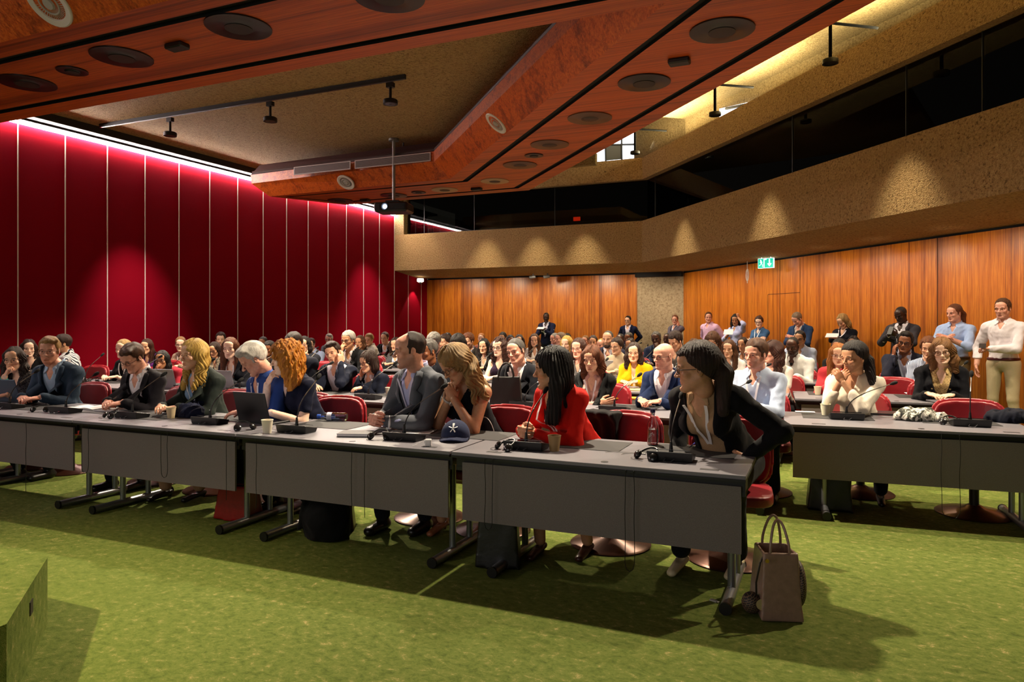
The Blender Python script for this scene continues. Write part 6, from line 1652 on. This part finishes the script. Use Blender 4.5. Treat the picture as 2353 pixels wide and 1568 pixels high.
# cloth heaps
c = tabpt(425, 958); blob('crumpled_scarf', (c.x+.02, c.y+.02, TH+.001), (.15, .09, .11), cloth('171c33'), 'crumpled dark navy cloth beside the beige cup', 'cloth', 1, .022, 32, .007)
c = tabpt(458, 950); e = empty('baseball_cap', (c.x, c.y+.01, TH+.06), .6, 'navy cap lying on the crumpled cloth, brim towards the left', 'cap')
g = Grid((-.11, -.12, -.07), (.12, .12, .09), .006); g.ell((0, 0, 0), (.095, .08, .06), .01); g.disp(lambda X, Y, Z: .006*wob(X, Y, Z, 50, 2), .05); V, Q = g.mesh(); np_mesh('crown', [(V, Q, 0)], cloth('1b2138'), e)
MB().box((-.02, -.005, -.03), (.09, .002, .05), M=T(.02, -.085, .02, rx=-.6, rz=.2), bev=.002).build('visor', [cloth('1b2138')], e)
def m_scarf():
    t = NT('patterned_scarf'); n = t.noise(t.coords((1, 1, 1)), 16, 3, .6, 2.2); t.col(t.ramp(n, [(.38, srgb('20221f')), (.46, srgb('4a4e40')), (.5, srgb('cfccc0')), (.58, srgb('e4e0d6')), (.66, srgb('6e7060'))])); t.set(Roughness=.7); return t.m
c = tabpt(2112, 968); blob('patterned_scarf', (c.x, c.y+.04, TH+.001), (.20, .10, .10), m_scarf(), 'crumpled grey, black and white patterned scarf on the table', 'scarf', 3, .024, 24, .008, .1)
c = tabpt(2318, 972); blob('navy_scarf', (c.x+.03, c.y+.06, TH+.001), (.19, .11, .10), cloth('0f1322'), 'crumpled black navy cloth at the right edge of the second row', 'cloth', 5, .022, 28, .008)
# black coat over the chair, black bag in front of the grey haired man
cb = at_Y(1382, 990, 5.0); g = Grid((-.22, -.10, -.34), (.22, .22, .12), .011)
g.fn(lambda X, Y, Z: np.maximum(np.abs(Y-.06+.25*X*X+.012*np.sin(X*60+Z*6))-.030-.10*np.exp(-((Z-.06)/.04)**2)*.6, np.maximum(np.abs(X)-.13-.06*(Z+.05), np.abs(Z+.12)-.20)), .01, 'add')
g.disp(lambda X, Y, Z: .010*wob(X, Y, Z*.3, 30, 2), .05); V, Q = g.mesh(); V = smooth_V(V, Q, 2, .5)
o = np_mesh('draped_coat', [(V, Q, 0)], cloth('121214')); o.location = (cb.x, 4.93, .80); o.rotation_euler = (0, 0, -.25); tag(o, 'black coat hanging over the back of a red chair', 'coat')
def tote(px, py, z, s, rz, color, label, handles=1, w_=.30, d=.12, hh_=.28, lean=0, y=None):
    c = at_z(px, py, z); e = empty('handbag', (c.x, c.y, z+.003), rz, label, 'bag'); m = mat('leather_'+color, color, .38, noise=.15, nscale=30, bump=.1)
    g = Grid((-w_*.75, -d*.95, -.01), (w_*.75, d*.95, hh_*1.15), .007 if z > .3 or s > 1 else .009)
    g.fn(lambda X, Y, Z: np.maximum(np.maximum(np.abs(X)-w_/2*(1-.18*np.clip(Z/hh_, 0, 1)), np.abs(Y)-d/2*(1-.35*np.clip(Z/hh_, 0, 1))), np.abs(Z-hh_/2)-hh_/2), 0, 'add')
    g.fn(lambda X, Y, Z: np.maximum(np.maximum(np.abs(X)-w_/2*(1-.18*np.clip(Z/hh_, 0, 1))+.017, np.abs(Y)-d/2*(1-.35*np.clip(Z/hh_, 0, 1))+.017), .02-Z), .003, 'sub')
    g.disp(lambda X, Y, Z: .0035*wob(X, Y, Z, 22, 1), .04); V, Q = g.mesh(); V = smooth_V(V, Q, 2, .5); np_mesh('body', [(V, Q, 0)], m, e)
    if handles:
        for sy in (-1, 1):
            yy = sy*d*.30; a = [(-w_*.22, yy, hh_*.86), (-w_*.23, yy, hh_*1.1), (-w_*.12, yy*.6, hh_*1.42), (0, yy*.5, hh_*1.5), (w_*.12, yy*.6, hh_*1.42), (w_*.23, yy, hh_*1.1), (w_*.22, yy, hh_*.86)]
            P = []
            for i in range(len(a)-1): P += [Vector(a[i]).lerp(Vector(a[i+1]), q/4) for q in range(4)]
            for _ in range(3): P = [P[0]]+[(P[i-1]+P[i]*2+P[i+1])/4 for i in range(1, len(P)-1)]+[P[-1]]
            MB().tube(P, .007, 8).build('handle', [m], e, True)
    return e
tote(1163, 930, TH, 1, .35, '0c0c0e', 'black leather handbag standing on table before the grey haired man', 1, .32, .14, .27)
tote(548, 1192, 0, 1, .1, '7c0a10', 'red leather bag on the floor under the front tables', 0, .34, .18, .26)
tote(775, 1215, 0, 1, .5, '4a1f16', 'brown bag with tassel on floor behind the black backpack', 1, .26, .16, .2)
tote(1145, 1300, 0, 1, .3, '0b0b0d', 'black bag on the floor leaning between two table legs', 1, .28, .16, .34)
tote(1905, 1170, 0, 1, .1, '08090b', 'black bag standing on floor under the woman in cream sweater', 1, .34, .2, .34)
c = at_z(700, 1258, 0); blob('backpack', (c.x, c.y+.24, .002), (.18, .13, .38), cloth('0a0b0d'), 'black backpack standing on the floor under the front tables', 'backpack', 4, .010, 16, .012, extra=lambda g: (g.ell((0, -.08, .14), (.14, .08, .13), .03), g.cone((-.1, -.1, .35), (-.15, -.12, .08), .015, .015, .02)))
# beige tote on the aisle floor with patterned charm pouch
c = at_z(1782, 1418, 0); e = tote(1782, 1405, 0, 2, .30, '8a6f5e', 'beige leather tote bag standing on green carpet at the table end', 1, .21, .30, .33)
e['label'] = 'beige leather tote bag standing on the green carpet at the aisle'
def m_greek():
    t = NT('greek_key_fabric'); b = t.new('ShaderNodeTexBrick'); b.inputs['Scale'].default_value = 26; b.inputs['Mortar Size'].default_value = .035; b.inputs['Color1'].default_value = (.012, .009, .008, 1); b.inputs['Color2'].default_value = (.018, .012, .01, 1); b.inputs['Mortar'].default_value = (.16, .10, .05, 1)
    t.link(t.coords((1, 1, 1), (math.pi/2, 0, .5)), b.inputs['Vector']); t.link(b.outputs[0], t.b.inputs['Base Color']); t.set(Roughness=.6); return t.m
GK = m_greek()
g = Grid((.02, -.16, .02), (.20, .16, .32), .007); g.ell((.105, -.03, .16), (.035, .10, .12), .01); V, Q = g.mesh(); V = smooth_V(V, Q, 1, .4); np_mesh('patterned_scarf_flap', [(V, Q, 0)], GK, e)
g = Grid((-.24, -.18, -.005), (-.05, .05, .16), .007); g.ell((-.135, -.06, .06), (.05, .055, .055), .01); V, Q = g.mesh(); ch = np_mesh('round_pouch', [(V, Q, 0)], GK, e)
MB().tube([(-.115, -.08, .10), (-.12, -.10, .18), (-.10, -.10, .28), (-.07, -.08, .33)], .005, 6).build('pouch_strap', [mat('dark_strap', '1c120c', .5)], e, True)
MB().lathe([(0, 0), (.026, 0), (.026, .005), (0, .005)], 20, M=T(-.10, -.125, .075, rx=1.3)).build('metal_charm', [mat('pale_gold', 'd6c890', .3, metal=.7)], e, True)
MB().lathe([(0, 0), (.010, 0), (.010, .006), (0, .006)], 14, M=T(-.08, -.158, .31, rx=1.5)).build('clasp', [mat('gold', 'd9b060', .25, metal=1)], e, True)
# small things
c = tabpt(984, 1026); e = empty('charger_plug', (c.x, c.y, TH+.001), .4, 'white cube phone charger left of the navy cap', 'charger')
MB().box((-.02, -.02, 0), (.02, .02, .045), bev=.004).build('body', [mat('white_plastic', 'e4e2e0', .35)], e)
MB().box((-.024, -.012, .02), (-.019, .012, .04)).tube(bez((-.024, 0, .03), (-.06, 0, .03), (-.08, -.03, .004), (-.10, -.01, .004), 10), .0018, 5).build('plug_and_cable', [mat('white_plastic', 'e4e2e0', .35)], e)
c = tabpt(1090, 990); o = MB().tube(bez((0, 0, .003), (.05, .02, .15), (.12, .0, .12), (.15, .02, .003), 16), .003, 6).build('white_cable', [mat('white_cable', 'e0ddd8', .4)], smooth=True); o.location = (c.x, c.y, TH); tag(o, 'white charging cable curving up behind the navy cap', 'cable')
c = tabpt(1420, 1043); o = MB().tube(bez((-.08, 0, .003), (-.02, .06, .003), (.05, .05, .003), (.14, .04, .006), 14), .0022, 5).tube(bez((.03, -.03, .003), (.02, 0, .003), (.08, .03, .003), (.14, .04, .006), 10), .0022, 5).box((.13, .03, 0), (.16, .045, .008)).build('earphone_cable', [mat('white_cable', 'e0ddd8', .4)]); o.location = (c.x, c.y, TH+.001); tag(o, 'white earphone cable left of headphones by the glass bottle', 'cable')
def sheet(px, py, w_, d, rz, m, label, cat='paper', t=.003, name='paper_sheet', z=TH):
    c = at_z(px, py, z); o = MB().box((-w_/2, -d/2, 0), (w_/2, d/2, t)).build(name, [m]); o.location = (c.x, c.y, z+.0035); o.rotation_euler = (0, 0, rz); tag(o, label, cat); return o
sheet(950, 993, .30, .21, .25, PAPER, 'white paper sheet behind the microphone of the grey suited man')
sheet(1850, 948, .16, .08, .1, PAPER, 'small white paper left of the cup in the second row')
sheet(1455, 897, .34, .22, .1, mat('tan_card', 'b89a6c', .6), 'tan folder on third row table before the woman in yellow', 'folder', .006, 'folder')
sheet(1445, 917, .26, .16, .15, mat('yellow_card', 'c88a1c', .5), 'bright yellow folder on the second row table', 'folder', .012, 'folder')
sheet(2140, 907, .50, .20, RZ, PAPER, 'white papers before the woman in black blazer and gold blouse')
sheet(2030, 952, .36, .22, RZ, mat('tablet_grey', '2c2c30', .3), 'closed dark laptop between cream sweater woman and patterned scarf', 'laptop', .014, 'closed_laptop')
sheet(1215, 1016, .15, .075, .3, mat('phone_glass', '14110f', .12), 'dark smartphone on desk pad before the woman in red', 'phone', .008, 'smartphone')
sheet(600, 905, .2, .14, .1, PAPER, 'white papers right of the silver laptop in second row')
sheet(812, 868, .26, .12, .1, mat('tan_card', 'b89a6c', .6), 'tan papers on the third row table by the leaning suited man', 'paper')
# open magazine, pads
def book(px, py, w_, d, rz, label, cover, cat='notebook', open_=False, th=.014):
    c = tabpt(px, py); e = empty('notebook', (c.x, c.y, TH+.0035), rz, label, cat)
    MB().box((-w_/2, -d/2, 0), (w_/2, d/2, .002)).build('cover', [mat('cover_'+cover, cover, .5)], e)
    if open_:
        V = []; F = []; n = 12
        for i in range(n+1):
            x = -w_/2+.004+(w_-.008)*i/n; z = .004+.014*abs(math.sin(math.pi*i/n*2))*(1 if i not in (0, n) else 0)
            V += [(x, -d/2+.003, z), (x, d/2-.003, z), (x, -d/2+.003, .002), (x, d/2-.003, .002)]
        for i in range(n): a = i*4; F += [(a, a+4, a+5, a+1), (a+2, a+6, a+4, a), (a+1, a+5, a+7, a+3)]
        MB().add(V, F).build('pages', [PAPER], e)
    else:
        MB().box((-w_/2+.003, -d/2+.003, .002), (w_/2-.003, d/2-.003, th)).build('pages', [PAPER], e)
        MB().box((-w_/2, -d/2, th), (w_/2, d/2, th+.002)).build('front_cover', [mat('cover_'+cover, cover, .5)], e)
    return e
book(198, 939, .34, .22, .2, 'open magazine beside the man writing in dark suit', 'cfcfd4', 'magazine', True)
book(262, 944, .26, .20, .1, 'open writing pad under the hands of the man writing', 'b8b4b8', 'notebook', True)
book(820, 1001, .24, .17, .35, 'dark notebook with white pages left of headphones', '141416', 'notebook', False, .018)
book(1645, 1026, .20, .12, -.1, 'yellow notebook before the woman in black cardigan', 'e0b060', 'notebook', False, .008)
c = tabpt(1618, 1022); o = MB().add([(0, 0, 0), (.15, .03, .0), (.02, .09, .055), (.002, .002, 0), (.15, .033, 0), (.02, .093, .055)], [(0, 1, 2), (5, 4, 3), (0, 3, 4, 1), (1, 4, 5, 2), (2, 5, 3, 0)]).build('folded_paper', [PAPER]); o.location = (c.x, c.y, TH+.016); tag(o, 'folded white paper standing on the yellow notebook', 'paper')
def pen(a, b, color, label):
    e = empty('pen', a, 0, label, 'pen'); d = Vector(b)-Vector(a)
    MB().cyl((0, 0, 0), d*.85, .0042, 10).build('barrel', [mat('pen_'+color, color, .3)], e, True); MB().cyl(d*.85, d, .0042, 10, r2=.0014).build('tip', [mat('pen_tip', 'a8a8aa', .3, metal=.8)], e, True)
a, b = tabpt(1604, 1017), tabpt(1583, 1031); pen((a.x, a.y, TH+.01), (b.x, b.y, TH+.008), '26348c', 'blue pen on the desk pad left of the yellow notebook')
c = at_z(1640, 1383, 0); o = MB().box((-.02, -.01, 0), (.02, .01, .008)).box((.02, -.006, .002), (.032, .006, .006)).build('dropped_plug', [mat('pale_plastic', '9c9a90', .4)]); o.location = (c.x, c.y, .002); o.rotation_euler = (0, 0, -.4); tag(o, 'tiny plug lying on the carpet left of the end table leg', 'plug')
# hanging cables on the fronts of the tables
def hang(px, y1, Y, label, px2=None, wob_=.006):
    a = at_Y(px, 1000, Y); zb = at_Y(px, y1, Y).z; rr_ = random.Random(px); pts = []
    n = 14
    for i in range(n+1): z = .70+(zb-.70)*i/n; pts.append((a.x+rr_.uniform(-wob_, wob_), Y+rr_.uniform(-.004, .004)*0-.0, z))
    if px2:
        b = at_Y(px2, 1000, Y); m_ = ((a.x+b.x)/2, Y, zb-.03); pts += [m_]
        for i in range(n+1): z = zb+(.70-zb)*i/n; pts.append((b.x+rr_.uniform(-wob_, wob_), Y, z))
    P = [Vector(p) for p in pts]
    for _ in range(2): P = [P[0]]+[(P[i-1]+P[i]*2+P[i+1])/4 for i in range(1, len(P)-1)]+[P[-1]]
    o = MB().tube(P, .0022, 5).build('hanging_cable', [mat('thin_cable', '0a0a0a', .5)], smooth=True); tag(o, label, 'cable', 'thin cables hanging from the tables')
YH = 3.865
hang(60, 1130, YH, 'single thin cable hanging left of the first panel gap')
hang(188, 1085, YH, 'looped thin cable just right of the leftmost panel gap', 203)
hang(370, 1095, YH, 'looped thin cable below the navy cloth', 384)
hang(520, 1150, YH, 'thin cable hanging left of the second panel gap')
hang(589, 1170, YH, 'thin cable hanging below the white cup and black laptop')
hang(808, 1190, YH, 'thin cable hanging below the dark notebook')
hang(838, 1190, YH, 'thin cable hanging below the headphones of the grey suited man')
hang(1114, 1215, YH, 'looped thin cable below the headphones of the woman in red', 1131)
hang(1436, 1310, YH, 'long looped thin cable nearly touching the floor, rightmost of front row', 1458)
hang(2163, 1190, 6.02, 'looped thin cable below the headphones in the second row', 2206)
# things people hold
def held(sp_key, name, mb, m, label, cat, loc_fn):
    for sp in L:
        if sp['label'].startswith(sp_key):
            r = sp['_root']; bpy.context.view_layer.update(); i, off, rx, rz = loc_fn
            A = sp['_A'][i]; W = A[2]+A[4]*.085+np.array(off); Mx = r.matrix_world @ Matrix.Translation(Vector(W)) @ Matrix.Rotation(rz, 4, 'Z') @ Matrix.Rotation(rx, 4, 'X')
            o = mb.build(name, [m]); o.matrix_world = Mx; tag(o, label, cat); return
ph = MB().box((-.036, -.075, -.004), (.036, .075, .004), bev=.003)
GL = mat('phone_case', '14110f', .5)
held('standing bald dark', 'smartphone', ph, GL, 'smartphone held up by the standing bald man in grey blazer', 'phone', (0, (0.02, -.02, .02), .9, 0))
held('standing man in white shirt', 'smartphone', ph, GL, 'dark smartphone held by the standing man in white shirt', 'phone', (1, (0, -.01, .03), .3, .3))
pp = MB().box((-.10, -.07, -.002), (.10, .07, .002))
held('standing dark skinned man', 'held_papers', pp, PAPER, 'papers held by the standing dark skinned man in navy suit', 'paper', (1, (0, -.02, .03), .4, 0))
held('standing woman in lilac', 'held_papers', pp, PAPER, 'white papers held by the woman in lilac shirt', 'paper', (0, (0, -.03, .03), .9, .4))
held('standing blonde woman', 'held_papers', pp, PAPER, 'white papers held by the standing blonde woman', 'paper', (1, (0, -.04, .03), .5, .3))
